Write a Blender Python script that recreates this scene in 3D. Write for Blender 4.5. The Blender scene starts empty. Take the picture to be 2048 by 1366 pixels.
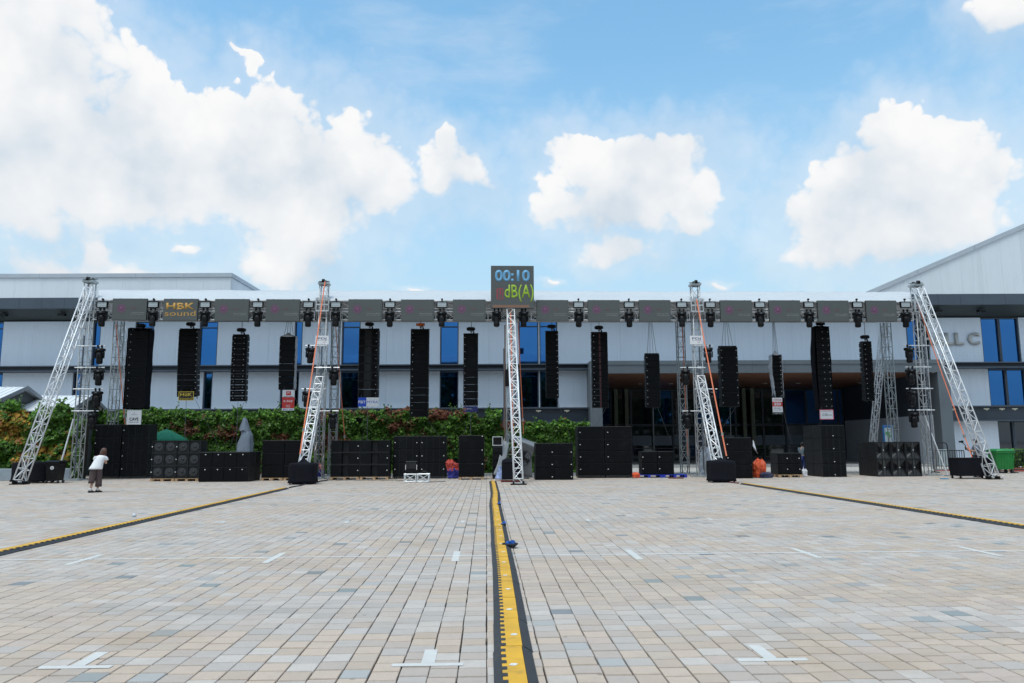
import bpy, bmesh, math, random
import numpy as np
from mathutils import Vector, Matrix, noise
R = random.Random(11)
sc = bpy.context.scene
rad = math.radians

# ------------------------------------------------------------------ camera
FPX, CAMH = 1500.0, 1.6
PITCH, ROLL, YAW = math.atan(203 / FPX), rad(0.24), rad(1.95)
_f = Vector((0, math.cos(PITCH), math.sin(PITCH)))
_u0 = Vector((0, -math.sin(PITCH), math.cos(PITCH)))
_r = math.cos(ROLL) * Vector((1, 0, 0)) - math.sin(ROLL) * _u0
_u = math.sin(ROLL) * Vector((1, 0, 0)) + math.cos(ROLL) * _u0
_rot = Matrix.Rotation(-YAW, 3, 'Z')          # hall frame -> plaza frame
_r, _u, _f = _rot @ _r, _rot @ _u, _rot @ _f
cam_data = bpy.data.cameras.new('camera')
cam_data.sensor_width = 36
cam_data.lens = FPX / 2048 * 36
cam_data.clip_end = 2000
cam = bpy.data.objects.new('camera', cam_data)
sc.collection.objects.link(cam)
cam.matrix_world = Matrix(((_r.x, _u.x, -_f.x, 0), (_r.y, _u.y, -_f.y, 0), (_r.z, _u.z, -_f.z, CAMH), (0, 0, 0, 1)))
sc.camera = cam


def ray(px, py):
    return _f + _r * ((px - 1024) / FPX) + _u * ((683 - py) / FPX)


def P(px, py, v):
    """point of the plaza frame seen at photo position px,py on the vertical plane Y = v"""
    d = ray(px, py)
    t = v / d.y
    return Vector((d.x * t, v, CAMH + d.z * t))


def HX(px, py, y):
    """same for the hall, whose front is turned 1.95 degrees from the plaza"""
    d = _rot.inverted() @ ray(px, py)
    t = y / d.y
    return Vector((d.x * t, y, CAMH + d.z * t))


def G(px, py):
    d = ray(px, py)
    t = -CAMH / d.z
    return Vector((d.x * t, d.y * t, 0))


# ------------------------------------------------------------------ light
SUN_EL, SUN_AZ = 71.0, -150.0                 # degrees; azimuth from +Y, negative = left
sun_dir = Vector((math.sin(rad(SUN_AZ)) * math.cos(rad(SUN_EL)), math.cos(rad(SUN_AZ)) * math.cos(rad(SUN_EL)), math.sin(rad(SUN_EL))))
sl = bpy.data.lights.new('sun', 'SUN')
sl.energy = 1.25
sl.angle = rad(20)
sl.color = (1.0, 0.965, 0.92)
so = bpy.data.objects.new('sun', sl)
so.rotation_euler = sun_dir.to_track_quat('Z', 'Y').to_euler()
so.location = (0, 0, 40)
sc.collection.objects.link(so)
sc.view_settings.view_transform = 'Standard'
sc.view_settings.look = 'None'
sc.view_settings.exposure = 0.60
sc.view_settings.gamma = 1.0
sc.view_settings.use_curve_mapping = False
SKY_STRENGTH = 0.15
SKY_TINT = (0.84, 1.16, 1.10)
CLOUD_T = 1.27

world = bpy.data.worlds.new('World')
sc.world = world
world.use_nodes = True
world.cycles.sampling_method = 'MANUAL'
world.cycles.sample_map_resolution = 512


class NT:
    """small helper to wire nodes"""
    def __init__(s, tree):
        s.t = tree
        s.n = tree.nodes
        s.l = tree.links

    def new(s, typ, **kw):
        n = s.n.new(typ)
        for k, v in kw.items():
            setattr(n, k, v)
        return n

    def put(s, sock, v):
        if isinstance(v, (int, float)):
            if sock.type == 'RGBA':
                sock.default_value = (v, v, v, 1)
            elif sock.type == 'VECTOR':
                sock.default_value = (v, v, v)
            else:
                sock.default_value = v
        elif isinstance(v, (tuple, list, Vector)):
            v = tuple(v)
            if sock.type == 'RGBA' and len(v) == 3:
                v = v + (1,)
            sock.default_value = v
        else:
            s.l.new(v, sock)

    def math(s, op, a, b=None, c=None, clamp=False):
        n = s.new('ShaderNodeMath', operation=op, use_clamp=clamp)
        for i, x in enumerate((a, b, c)):
            if x is not None:
                s.put(n.inputs[i], x)
        return n.outputs[0]

    def vmath(s, op, a, b=None, out=0):
        n = s.new('ShaderNodeVectorMath', operation=op)
        s.put(n.inputs[0], a)
        if b is not None:
            s.put(n.inputs[1], b)
        return n.outputs[out]

    def noise(s, vec, scale, detail=3, rough=0.5, col=False, dist=0):
        n = s.new('ShaderNodeTexNoise')
        s.put(n.inputs['Vector'], vec)
        n.inputs['Scale'].default_value = scale
        n.inputs['Detail'].default_value = detail
        n.inputs['Roughness'].default_value = rough
        n.inputs['Distortion'].default_value = dist
        return n.outputs['Color' if col else 'Fac']

    def smooth(s, x, lo, hi, a=0.0, b=1.0):
        n = s.new('ShaderNodeMapRange', interpolation_type='SMOOTHSTEP')
        s.put(n.inputs[0], x)
        for i, v in enumerate((lo, hi, a, b)):
            s.put(n.inputs[i + 1], v)
        return n.outputs[0]

    def lin(s, x, lo, hi, a=0.0, b=1.0):
        n = s.new('ShaderNodeMapRange')
        s.put(n.inputs[0], x)
        for i, v in enumerate((lo, hi, a, b)):
            s.put(n.inputs[i + 1], v)
        return n.outputs[0]

    def mix(s, fac, a, b, mode='MIX'):
        n = s.new('ShaderNodeMix', data_type='RGBA', blend_type=mode)
        s.put(n.inputs[0], fac)
        s.put(n.inputs[6], a)
        s.put(n.inputs[7], b)
        return n.outputs[2]


# sky: clear blue with cumulus; each cloud is a heap of soft ellipsoids placed by direction
wn = NT(world.node_tree)
wn.n.clear()
sky = wn.new('ShaderNodeTexSky', sky_type='NISHITA')
sky.sun_disc = False
sky.sun_elevation = rad(SUN_EL)
sky.sun_rotation = rad(SUN_AZ)
sky.air_density = 1.0
sky.dust_density = 1.3
sky.ozone_density = 0.6
tc = wn.new('ShaderNodeTexCoord')
dirv = wn.vmath('NORMALIZE', tc.outputs['Generated'])
w1 = wn.vmath('SUBTRACT', wn.noise(dirv, 7, 1, .5, True), (.5, .5, .5))
w2 = wn.vmath('SUBTRACT', wn.noise(dirv, 26, 2, .6, True), (.5, .5, .5))
warp = wn.vmath('ADD', dirv, wn.vmath('MULTIPLY', w1, (.07, .07, .06)))
warp = wn.vmath('ADD', warp, wn.vmath('MULTIPLY', w2, (.03, .03, .03)))


def blob_dir(px, py, rx, ry):
    d = ray(px, py)
    k = 1 / d.length
    return d.normalized(), rx / FPX * k, ry / FPX * k


def az_el(az, el, rx, ry):
    return Vector((math.sin(rad(az)) * math.cos(rad(el)), math.cos(rad(az)) * math.cos(rad(el)), math.sin(rad(el)))), rad(rx), rad(ry)


CLOUD = [(40, 140, 190, 190), (130, 300, 230, 150), (295, 200, 75, 100), (330, 320, 230, 120), (450, 290, 120, 95),
         (548, 215, 52, 80), (590, 310, 190, 110), (690, 300, 85, 85), (745, 370, 75, 60), (470, 375, 300, 50),
         (890, 350, 72, 58), (900, 305, 40, 38), (945, 355, 40, 30), (560, 455, 85, 62), (600, 500, 105, 95), (205, 490, 40, 40), (130, 540, 150, 45), (300, 560, 110, 30),
         (500, 112, 17, 15), (484, 100, 10, 7), (468, 90, 9, 5), (470, 150, 9, 5), (497, 128, 10, 10), (1250, 370, 170, 90), (1175, 315, 75, 50), (1320, 310, 85, 48), (1100, 405, 60, 40),
         (1405, 400, 45, 50), (1400, 445, 40, 22), (1240, 512, 85, 36), (1780, 360, 150, 110), (1775, 262, 52, 52), (1880, 305, 85, 62),
         (1975, 355, 60, 36), (1690, 410, 105, 90), (1850, 440, 150, 95), (1620, 505, 62, 42), (2020, 25, 62, 46),
         (620, 425, 110, 50), (1260, 425, 150, 60), (1680, 460, 100, 75), (1770, 480, 130, 60), (1950, 430, 70, 80), (250, 400, 200, 60), (60, 420, 120, 70), (520, 545, 60, 40), (820, 577, 24, 8), (1105, 577, 18, 7), (1440, 568, 24, 8), (375, 497, 28, 12), (60, 20, 150, 60)]
SHADE = [(120, 260, 180, 90), (470, 350, 220, 70), (640, 380, 160, 45), (250, 330, 120, 60), (1250, 400, 120, 50), (1850, 430, 130, 90), (1760, 400, 90, 60), (620, 540, 70, 60), (20, 330, 90, 120)]
blobs = [blob_dir(*b) for b in CLOUD]
shades = [blob_dir(*b) for b in SHADE]
rc = random.Random(5)
for az in range(55, 306, 22):                  # same kind of sky all round, with extra unseen clouds to brighten the hall
    for k in range(6):
        el = rc.uniform(6, 46)
        a_ = az + rc.uniform(-9, 9)
        w_ = rc.uniform(4, 10)
        blobs.append(az_el(a_, el, w_, w_ * .55))
        if k == 0:
            shades.append(az_el(a_, el - 2.0, w_ * .8, w_ * .35))


def field(items, dirs):
    """smooth union of ellipsoids, evaluated for an array of directions"""
    out = None
    for c, rx, ry in items:
        q = (dirs - np.array(c, dtype=np.float32)) / np.array((rx, rx, ry), dtype=np.float32)
        L = np.exp(-4.5 * np.sqrt((q * q).sum(-1)))
        out = L if out is None else out + L
    return np.minimum(-np.log(out + 1e-6) / 4.5, 2.5)


# the clouds' broad layout (no detail) lives in a small computed direction map; all texture is node noise
MW, MH = 1440, 720
uu, vv = np.meshgrid((np.arange(MW, dtype=np.float32) + .5) / MW, (np.arange(MH, dtype=np.float32) + .5) / MH)
aa, ee = (.5 - uu) * 2 * math.pi, (vv - .5) * math.pi
dirs = np.stack((np.cos(aa) * np.cos(ee), np.sin(aa) * np.cos(ee), np.sin(ee)), -1).astype(np.float32)
pix = np.zeros((MH, MW, 4), dtype=np.float32)
pix[..., 0] = field(blobs, dirs)
pix[..., 1] = field(shades, dirs)
num = den = 0
for c, rx, ry in blobs:                        # how far below the middle of its cloud a direction lies
    q = (dirs - np.array(c, dtype=np.float32)) / np.array((rx, rx, ry), dtype=np.float32)
    wgt = np.exp(-3.0 * np.sqrt((q * q).sum(-1)))
    num, den = num - wgt * q[..., 2], den + wgt
pix[..., 2] = np.clip(num / (den + 1e-9), -2, 2) * .25 + .5
pix[..., 3] = 1
layout = bpy.data.images.new('cloud_layout', MW, MH, float_buffer=True, is_data=True)
layout.pixels.foreach_set(pix.ravel())
layout.pack()
env = wn.new('ShaderNodeTexEnvironment', image=layout, interpolation='Linear')
wn.put(env.inputs[0], warp)
esep = wn.new('ShaderNodeSeparateColor')
wn.l.new(env.outputs[0], esep.inputs[0])
cf, sf = esep.outputs[0], esep.outputs[1]
low = wn.lin(esep.outputs[2], .35, .75)            # 0 at a cloud's crown, 1 at its base
vor = wn.new('ShaderNodeTexVoronoi', feature='F1')
wn.put(vor.inputs['Vector'], wn.vmath('ADD', dirv, wn.vmath('MULTIPLY', w2, (.02, .02, .02))))
vor.inputs['Scale'].default_value = 30
vor.inputs['Detail'].default_value = 2
vor.inputs['Roughness'].default_value = .55
puff = wn.math('MULTIPLY', wn.math('SUBTRACT', vor.outputs['Distance'], .40), .42)
nz = wn.noise(dirv, 36, 7, .58)
fine = wn.math('MULTIPLY', wn.math('SUBTRACT', nz, .5), .42)
dens = wn.math('ADD', wn.math('ADD', cf, puff), fine)
relief = wn.noise(wn.vmath('ADD', dirv, (.012, .0, -.02)), 11, 3, .45)
edge = wn.math('ADD', wn.smooth(relief, .35, .65, .14, .40), wn.math('MULTIPLY', low, .55))   # crisp crowns, frayed bases
alpha = wn.smooth(dens, wn.math('ADD', CLOUD_T, wn.math('MULTIPLY', low, .10)), wn.math('SUBTRACT', CLOUD_T, edge))
veil = wn.math('MULTIPLY', wn.smooth(dens, CLOUD_T + 1.1, CLOUD_T - .1), .36)
wisp = wn.math('MULTIPLY', wn.smooth(wn.noise(wn.vmath('MULTIPLY', dirv, (1.2, 1.2, 4)), 3.2, 5, .6), .48, .80), .28)
alpha = wn.math('MAXIMUM', alpha, wn.math('MAXIMUM', veil, wisp), clamp=True)
sh = wn.math('MULTIPLY', wn.smooth(sf, 1.6, .0), wn.lin(relief, .3, .7, .4, 1.2))
sh2 = wn.math('MULTIPLY', wn.smooth(wn.math('ADD', relief, wn.math('MULTIPLY', wn.math('SUBTRACT', nz, .5), .28)), .42, .72), .32)
sh = wn.math('ADD', wn.math('ADD', wn.math('MULTIPLY', sh, .55), sh2), wn.math('ADD', wn.math('MULTIPLY', wn.smooth(low, .2, 1.0), .5), wn.math('MULTIPLY', wn.math('SUBTRACT', vor.outputs['Distance'], .30), .22)))
sh = wn.math('MULTIPLY', wn.math('ADD', sh, wn.math('MULTIPLY', wn.math('SUBTRACT', relief, .5), 1.1)), .80, clamp=True)
ccol = wn.mix(sh, (0.635, 0.635, 0.635), (0.405, 0.465, 0.525))
ccol = wn.vmath('MULTIPLY', ccol, tuple([1 / SKY_STRENGTH] * 3))
skycol = wn.vmath('MULTIPLY', sky.outputs[0], SKY_TINT)
zsep = wn.new('ShaderNodeSeparateXYZ')
wn.put(zsep.inputs[0], dirv)
hazy = wn.math('MULTIPLY', wn.smooth(zsep.outputs[2], .52, .0), .92)     # moist haze low in the sky
skycol = wn.mix(hazy, skycol, tuple(x / SKY_STRENGTH for x in (.345, .425, .50)))
final = wn.mix(alpha, skycol, ccol)
bg = wn.new('ShaderNodeBackground')
wn.put(bg.inputs[0], final)
bg.inputs[1].default_value = SKY_STRENGTH
wo = wn.new('ShaderNodeOutputWorld')
wn.l.new(bg.outputs[0], wo.inputs[0])

# ------------------------------------------------------------------ helpers
COL = sc.collection


class MB:
    """collects faces into one mesh"""
    def __init__(s):
        s.v, s.f = [], []

    def add(s, vs, fs, M=None):
        o = len(s.v)
        s.v += [tuple(M @ Vector(p)) if M is not None else tuple(p) for p in vs]
        s.f += [tuple(i + o for i in f) for f in fs]
        return s

    def box(s, c, d, M=None):
        x, y, z = d[0] / 2, d[1] / 2, d[2] / 2
        vs = [(c[0] + a * x, c[1] + b * y, c[2] + e * z) for e in (-1, 1) for b in (-1, 1) for a in (-1, 1)]
        return s.add(vs, [(0, 2, 3, 1), (4, 5, 7, 6), (0, 1, 5, 4), (2, 6, 7, 3), (0, 4, 6, 2), (1, 3, 7, 5)], M)

    def span(s, a, b, M=None):
        return s.box([(a[i] + b[i]) / 2 for i in range(3)], [abs(b[i] - a[i]) for i in range(3)], M)

    def cbox(s, c, d, k=.02, M=None):
        """box with chamfered edges"""
        x, y, z = d[0] / 2, d[1] / 2, d[2] / 2
        bm = bmesh.new()
        bmesh.ops.create_cube(bm, size=1)
        bmesh.ops.scale(bm, vec=(d[0], d[1], d[2]), verts=bm.verts)
        bmesh.ops.bevel(bm, geom=bm.edges[:], offset=k, segments=1, affect='EDGES')
        bm.verts.index_update()
        vs = [(v.co.x + c[0], v.co.y + c[1], v.co.z + c[2]) for v in bm.verts]
        fs = [tuple(v.index for v in f.verts) for f in bm.faces]
        bm.free()
        return s.add(vs, fs, M)

    def tube(s, a, b, r, n=6, r2=None, caps=True):
        a, b = Vector(a), Vector(b)
        d = (b - a)
        if d.length < 1e-6:
            return s
        d.normalize()
        p = d.orthogonal().normalized()
        q = d.cross(p)
        r2 = r if r2 is None else r2
        vs = []
        for c, rr in ((a, r), (b, r2)):
            for i in range(n):
                t = 2 * math.pi * (i + .5) / n
                vs.append(c + p * (rr * math.cos(t)) + q * (rr * math.sin(t)))
        fs = [(i, (i + 1) % n, n + (i + 1) % n, n + i) for i in range(n)]
        if caps:
            fs += [tuple(range(n))[::-1], tuple(range(n, 2 * n))]
        return s.add(vs, fs)

    def path(s, pts, r, n=6):
        for a, b in zip(pts[:-1], pts[1:]):
            s.tube(a, b, r, n)
        return s

    def loft(s, rings, caps=True):
        """rings: list of equal-length point lists"""
        n = len(rings[0])
        vs = [p for r_ in rings for p in r_]
        fs = []
        for k in range(len(rings) - 1):
            for i in range(n):
                j = (i + 1) % n
                fs.append((k * n + i, k * n + j, (k + 1) * n + j, (k + 1) * n + i))
        if caps:
            fs += [tuple(range(n))[::-1], tuple(range((len(rings) - 1) * n, len(rings) * n))]
        return s.add(vs, fs)

    def prism(s, pts, y0, y1):
        """outline in x,z pushed from y0 to y1"""
        n = len(pts)
        vs = [(p[0], y0, p[1]) for p in pts] + [(p[0], y1, p[1]) for p in pts]
        fs = [tuple(range(n)), tuple(range(n, 2 * n))[::-1]] + [(i, i + n, (i + 1) % n + n, (i + 1) % n) for i in range(n)]
        return s.add(vs, fs)

    def mesh(s, name, m=None, smooth=False):
        me = bpy.data.meshes.new(name)
        me.from_pydata(s.v, [], s.f)
        if m is not None:
            me.materials.append(m)
        if smooth:
            me.polygons.foreach_set('use_smooth', [True] * len(me.polygons))
        bm = bmesh.new()
        bm.from_mesh(me)
        bmesh.ops.recalc_face_normals(bm, faces=bm.faces)
        bm.to_mesh(me)
        bm.free()
        return me

    def build(s, name, m, parent=None, loc=None, smooth=False, rz=0):
        return put(name, s.mesh(name, m, smooth), parent, loc, rz)


def put(name, me, parent=None, loc=None, rz=0):
    o = bpy.data.objects.new(name, me)
    COL.objects.link(o)
    if parent is not None:
        o.parent = parent
    if loc is not None:
        o.location = loc
    if rz:
        o.rotation_euler = (0, 0, rz)
    return o


def tag(o, label=None, cat=None, group=None, kind=None):
    if label:
        o['label'] = label
    if cat:
        o['category'] = cat
    if group:
        o['group'] = group
    if kind:
        o['kind'] = kind
    return o


def thing(name, label, cat, loc=(0, 0, 0), rz=0, group=None):
    o = put(name, None, None, loc, rz)
    o.empty_display_size = .2
    return tag(o, label, cat, group)


def copy_tree(o, parent=None, label=None):
    c = o.copy()
    COL.objects.link(c)
    c.parent = parent
    if label:
        c['label'] = label
    for ch in o.children:
        copy_tree(ch, c)
    return c


def axes(o, loc, d, side=Vector((1, 0, 0))):
    """place o at loc with local z along d, local x near side"""
    z = Vector(d).normalized()
    y = z.cross(side).normalized()
    x = y.cross(z)
    o.matrix_world = Matrix(((x.x, y.x, z.x, loc[0]), (x.y, y.y, z.y, loc[1]), (x.z, y.z, z.z, loc[2]), (0, 0, 0, 1)))


ORD = ['first', 'second', 'third', 'fourth', 'fifth', 'sixth', 'seventh', 'eighth', 'ninth', 'tenth', 'eleventh', 'twelfth',
       'thirteenth', 'fourteenth', 'fifteenth', 'sixteenth', 'seventeenth', 'eighteenth']

# ------------------------------------------------------------------ materials
MATS = {}


def mat(name, col, rough=.6, metal=0.0, var=.12, scale=4.0, bump=0.0, bscale=60.0, emit=0.0, spec=.5, dirt=None, seed=True, coat=0):
    if name in MATS:
        return MATS[name]
    m = bpy.data.materials.new(name)
    m.use_nodes = True
    t = NT(m.node_tree)
    b = t.n['Principled BSDF']
    tc = t.new('ShaderNodeTexCoord')
    co = tc.outputs['Object']
    if seed:
        oi = t.new('ShaderNodeObjectInfo')
        co = t.vmath('ADD', co, t.vmath('MULTIPLY', oi.outputs['Location'], (.37, .71, .53)))
    nz = t.noise(co, scale, 4, .6)
    c = t.mix(t.lin(nz, .3, .7), tuple(x * (1 - var) for x in col), tuple(min(1, x * (1 + var)) for x in col))
    if dirt:
        dn = t.smooth(t.noise(t.vmath('MULTIPLY', co, (1, 1, .35)), scale * .8, 5, .65), .52, .78)
        c = t.mix(t.math('MULTIPLY', dn, dirt[1]), c, dirt[0])
    t.put(b.inputs['Base Color'], c)
    t.put(b.inputs['Roughness'], t.lin(nz, .3, .7, max(0, rough - .08), min(1, rough + .08)))
    b.inputs['Metallic'].default_value = metal
    b.inputs['Specular IOR Level'].default_value = spec
    if coat:
        b.inputs['Coat Weight'].default_value = coat
    if bump:
        bn = t.new('ShaderNodeBump')
        bn.inputs['Strength'].default_value = bump
        bn.inputs['Distance'].default_value = .02
        t.put(bn.inputs['Height'], t.noise(co, bscale, 3, .6))
        t.l.new(bn.outputs[0], b.inputs['Normal'])
    if emit:
        t.put(b.inputs['Emission Color'], c)
        b.inputs['Emission Strength'].default_value = emit
    MATS[name] = m
    return m


ALU = mat('aluminium', (.70, .71, .73), .42, .30, .1, 3, .05, 30, dirt=((.30, .30, .30), .35))
ALU_T = mat('tower_aluminium', (.50, .52, .535), .42, .40, .1, 3, .05, 30, dirt=((.22, .23, .23), .4))
ALU_D = mat('weathered_aluminium', (.36, .39, .40), .5, .40, .15, 3, .05, 30, dirt=((.2, .2, .2), .4))
STEEL = mat('steel_wire', (.16, .17, .19), .45, .6, .1)
BLACK = mat('black_cabinet_paint', (.0125, .0135, .0155), .55, 0, .3, 8, .35, 240, spec=.35)
GRILLE = None
BLACKM = mat('black_plastic', (.0045, .0045, .0058), .45, 0, .2, 5, spec=.25)
FABRIC = mat('black_cloth', (.008, .0085, .013), .92, 0, .3, 5, .4, 35, spec=.15)
RUBBER = mat('black_rubber', (.032, .034, .040), .72, 0, .25, 9, .4, 120, dirt=((.12, .11, .10), .35))
CHROME = mat('silver_badge', (.75, .75, .75), .3, .2, .05)
WOODP = mat('pallet_wood', (.42, .27, .15), .8, 0, .25, 6, .4, 30)
BLUEP = mat('blue_plastic', (.015, .035, .38), .45, 0, .15)
ORANGE = mat('orange_webbing', (.62, .17, .085), .8, 0, .12, 20)
YELLOW = mat('yellow_lid', (.66, .355, .022), .6, 0, .14, 3, .12, 90, dirt=((.22, .15, .06), .85))
WHITE = mat('white_paint', (.74, .74, .74), .6, 0, .06)
SIGNW = mat('sign_white', (.72, .72, .74), .6, 0, .03)
SKIN = mat('skin', (.48, .28, .20), .55, 0, .06, 8)


def grille_mat(name, col, pitch):
    """perforated steel grille: base colour with fine holes drawn as darker dots"""
    m = bpy.data.materials.new(name)
    m.use_nodes = True
    t = NT(m.node_tree)
    b = t.n['Principled BSDF']
    tc = t.new('ShaderNodeTexCoord')
    oi = t.new('ShaderNodeObjectInfo')
    co = t.vmath('ADD', tc.outputs['Object'], t.vmath('MULTIPLY', oi.outputs['Location'], (.3, .7, .5)))
    v = t.new('ShaderNodeTexVoronoi', feature='F1')
    v.inputs['Scale'].default_value = 1 / pitch
    v.inputs['Randomness'].default_value = .15
    t.put(v.inputs['Vector'], tc.outputs['Object'])
    hole = t.smooth(v.outputs['Distance'], .25, .42)
    nz = t.noise(co, 2.2, 4, .6)
    c = t.mix(hole, tuple(x * .35 for x in col), col)
    c = t.mix(t.smooth(nz, .5, .8), c, tuple(min(1, x * 1.5 + .004) for x in col))
    t.put(b.inputs['Base Color'], c)
    b.inputs['Roughness'].default_value = .6
    b.inputs['Specular IOR Level'].default_value = .10
    MATS[name] = m
    return m


GRILLE = grille_mat('black_grille', (.0048, .0052, .0064), .02)
GRILLE2 = grille_mat('charcoal_grille', (.0068, .0075, .009), .025)


def glass_mat():
    m = bpy.data.materials.new('blue_mirror_glass')
    m.use_nodes = True
    t = NT(m.node_tree)
    b = t.n['Principled BSDF']
    tc = t.new('ShaderNodeTexCoord')
    nz = t.noise(tc.outputs['Object'], .5, 2, .5)
    t.put(b.inputs['Base Color'], t.mix(nz, (.030, .125, .34), (.042, .15, .38)))
    b.inputs['Metallic'].default_value = 1
    b.inputs['Roughness'].default_value = .03
    bn = t.new('ShaderNodeBump')
    bn.inputs['Strength'].default_value = .03
    bn.inputs['Distance'].default_value = .05
    t.put(bn.inputs['Height'], t.noise(tc.outputs['Object'], .6, 1, .5))
    t.l.new(bn.outputs[0], b.inputs['Normal'])
    return m


def dark_glass():
    m = bpy.data.materials.new('dark_glass')
    m.use_nodes = True
    b = m.node_tree.nodes['Principled BSDF']
    t = NT(m.node_tree)
    tc = t.new('ShaderNodeTexCoord')
    t.put(b.inputs['Base Color'], t.mix(t.noise(tc.outputs['Object'], .7, 3, .6), (.006, .010, .016), (.014, .022, .034)))
    b.inputs['Roughness'].default_value = .04
    b.inputs['Specular IOR Level'].default_value = .9
    return m


GLASS, DGLASS = glass_mat(), dark_glass()


def clad_mat(name, col, pitch, depth=.5, stain=.25):
    """painted ribbed metal sheet, ribs upright"""
    m = bpy.data.materials.new(name)
    m.use_nodes = True
    t = NT(m.node_tree)
    b = t.n['Principled BSDF']
    tc = t.new('ShaderNodeTexCoord')
    geo = t.new('ShaderNodeNewGeometry')
    pos = geo.outputs['Position']
    sp = t.new('ShaderNodeSeparateXYZ')
    t.put(sp.inputs[0], pos)
    wv = t.math('PINGPONG', t.math('DIVIDE', sp.outputs[0], pitch), 1)
    rib = t.smooth(wv, .82, .97)
    st = t.noise(t.vmath('MULTIPLY', pos, (1.5, 1.5, .14)), 1.0, 5, .65)
    big = t.noise(pos, .25, 3, .5)
    c = t.mix(big, tuple(x * .95 for x in col), tuple(min(1, x * 1.04) for x in col))
    oi = t.new('ShaderNodeObjectInfo')
    c = t.mix(1.0, c, t.lin(oi.outputs['Random'], 0, 1, .945, 1.0), 'MULTIPLY')
    c = t.mix(t.math('MULTIPLY', t.smooth(st, .50, .78), stain), c, tuple(x * .55 for x in col))
    t.put(b.inputs['Base Color'], c)
    b.inputs['Roughness'].default_value = .45
    bn = t.new('ShaderNodeBump')
    bn.inputs['Strength'].default_value = depth
    bn.inputs['Distance'].default_value = .03
    t.put(bn.inputs['Height'], rib)
    t.l.new(bn.outputs[0], b.inputs['Normal'])
    return m


CLAD = clad_mat('white_cladding', (.63, .70, .80), .25, .35, .14)
CLAD_D = clad_mat('parapet_cladding', (.66, .70, .75), .45, .3, .22)
DARKMET = mat('slate_metal', (.060, .078, .105), .5, .2, .1, .6, dirt=((.03, .04, .05), .4))
GREYMET = mat('grey_composite_panel', (.115, .135, .155), .5, .2, .1, .6)
SOFFIT = mat('dark_soffit', (.045, .060, .065), .6, 0, .15, .5)
COPING = mat('grey_coping', (.42, .46, .51), .45, .2, .08, .8)
BROWN = mat('brown_timber_soffit', (.19, .085, .05), .55, 0, .2, 1.2)

# ------------------------------------------------------------------ ground and paving
def paver_mat():
    m = bpy.data.materials.new('granite_paver')
    m.use_nodes = True
    t = NT(m.node_tree)
    b = t.n['Principled BSDF']
    at = t.new('ShaderNodeAttribute', attribute_name='stone')
    geo = t.new('ShaderNodeNewGeometry')
    pos = geo.outputs['Position']
    sp = t.noise(pos, 150, 2, .7)
    blot = t.noise(pos, 9, 4, .65)
    stain = t.noise(pos, .55, 5, .62)
    c = t.mix(t.lin(sp, .25, .75), t.vmath('MULTIPLY', at.outputs['Color'], (.80, .79, .78)), t.vmath('MULTIPLY', at.outputs['Color'], (1.18, 1.18, 1.18)))
    c = t.mix(t.math('MULTIPLY', t.smooth(blot, .46, .74), .30), c, (.33, .295, .265))
    c = t.mix(t.math('MULTIPLY', t.smooth(stain, .50, .72), .40), c, (.36, .265, .185))
    wet = t.noise(t.vmath('MULTIPLY', pos, (.25, 1.1, 1)), .8, 5, .68)
    c = t.mix(t.math('MULTIPLY', t.smooth(wet, .52, .72), .34), c, (.25, .215, .185))
    gum = t.new('ShaderNodeTexVoronoi', feature='F1')
    t.put(gum.inputs['Vector'], pos)
    gum.inputs['Scale'].default_value = 1.7
    c = t.mix(t.math('MULTIPLY', t.smooth(gum.outputs['Distance'], .045, .02), .55), c, (.12, .11, .10))
    t.put(b.inputs['Base Color'], c)
    b.inputs['Roughness'].default_value = .78
    b.inputs['Specular IOR Level'].default_value = .3
    bn = t.new('ShaderNodeBump')
    bn.inputs['Strength'].default_value = .25
    bn.inputs['Distance'].default_value = .004
    t.put(bn.inputs['Height'], sp)
    t.l.new(bn.outputs[0], b.inputs['Normal'])
    return m


PAVER = paver_mat()
JOINT = mat('joint_sand', (.032, .028, .025), .95, 0, .3, 6, seed=False)
plaza = MB().add([(-900, -900, -.03), (900, -900, -.03), (900, 900, -.03), (-900, 900, -.03)], [(0, 1, 2, 3)]).build('plaza', JOINT)
plaza['kind'] = 'structure'
PW, JW, JL = .2045, .0100, .0112
BEIGE = [(.488, .390, .318), (.468, .382, .319), (.498, .407, .336), (.460, .373, .322), (.478, .395, .341)]
GREYS = [(.480, .412, .368), (.492, .432, .393), (.468, .415, .382), (.472, .398, .350), (.502, .446, .408), (.455, .410, .383), (.43, .385, .355)]
SLATE = [(.25, .275, .28), (.30, .315, .32), (.21, .225, .235), (.34, .335, .33), (.38, .37, .36)]
rp = random.Random(3)
cells = []
V0, V1 = 3.6, 40.6
cmin, cmax = int(-32 / PW), int(34 / PW)
for ci in range(cmin, cmax):
    u0 = ci * PW
    uc = u0 + PW / 2
    v = V0 + rp.uniform(-.045, .045) + (PW * .5 if rp.random() < .10 else 0)
    vs_ = max(v, min(abs(uc) - 3.2, 60) / (.65 if uc < 0 else .715))
    k0 = int(max(0, (vs_ - v) / PW))
    v += k0 * PW
    while v < V1:
        L = PW * (1 + rp.uniform(-.015, .015))
        n1 = noise.noise((uc * .3, v * .8, 3.1)) * 1.5 + rp.uniform(-.42, .42)
        q = rp.random()
        if q < .026:
            c = rp.choice(SLATE)
        elif n1 > .12:
            c = rp.choice(BEIGE)
        else:
            c = rp.choice(GREYS)
        g = rp.uniform(.93, 1.045)
        cells.append((u0, v, L, (c[0] * g, c[1] * g, c[2] * g)))
        v += L
# the 300 that show largest are single stones
order = sorted(range(len(cells)), key=lambda i: cells[i][1] + (0 if -.66 * cells[i][1] < cells[i][0] + .1 < .73 * cells[i][1] and cells[i][1] > 5.15 else 900))
near = set(order[:300])


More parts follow.
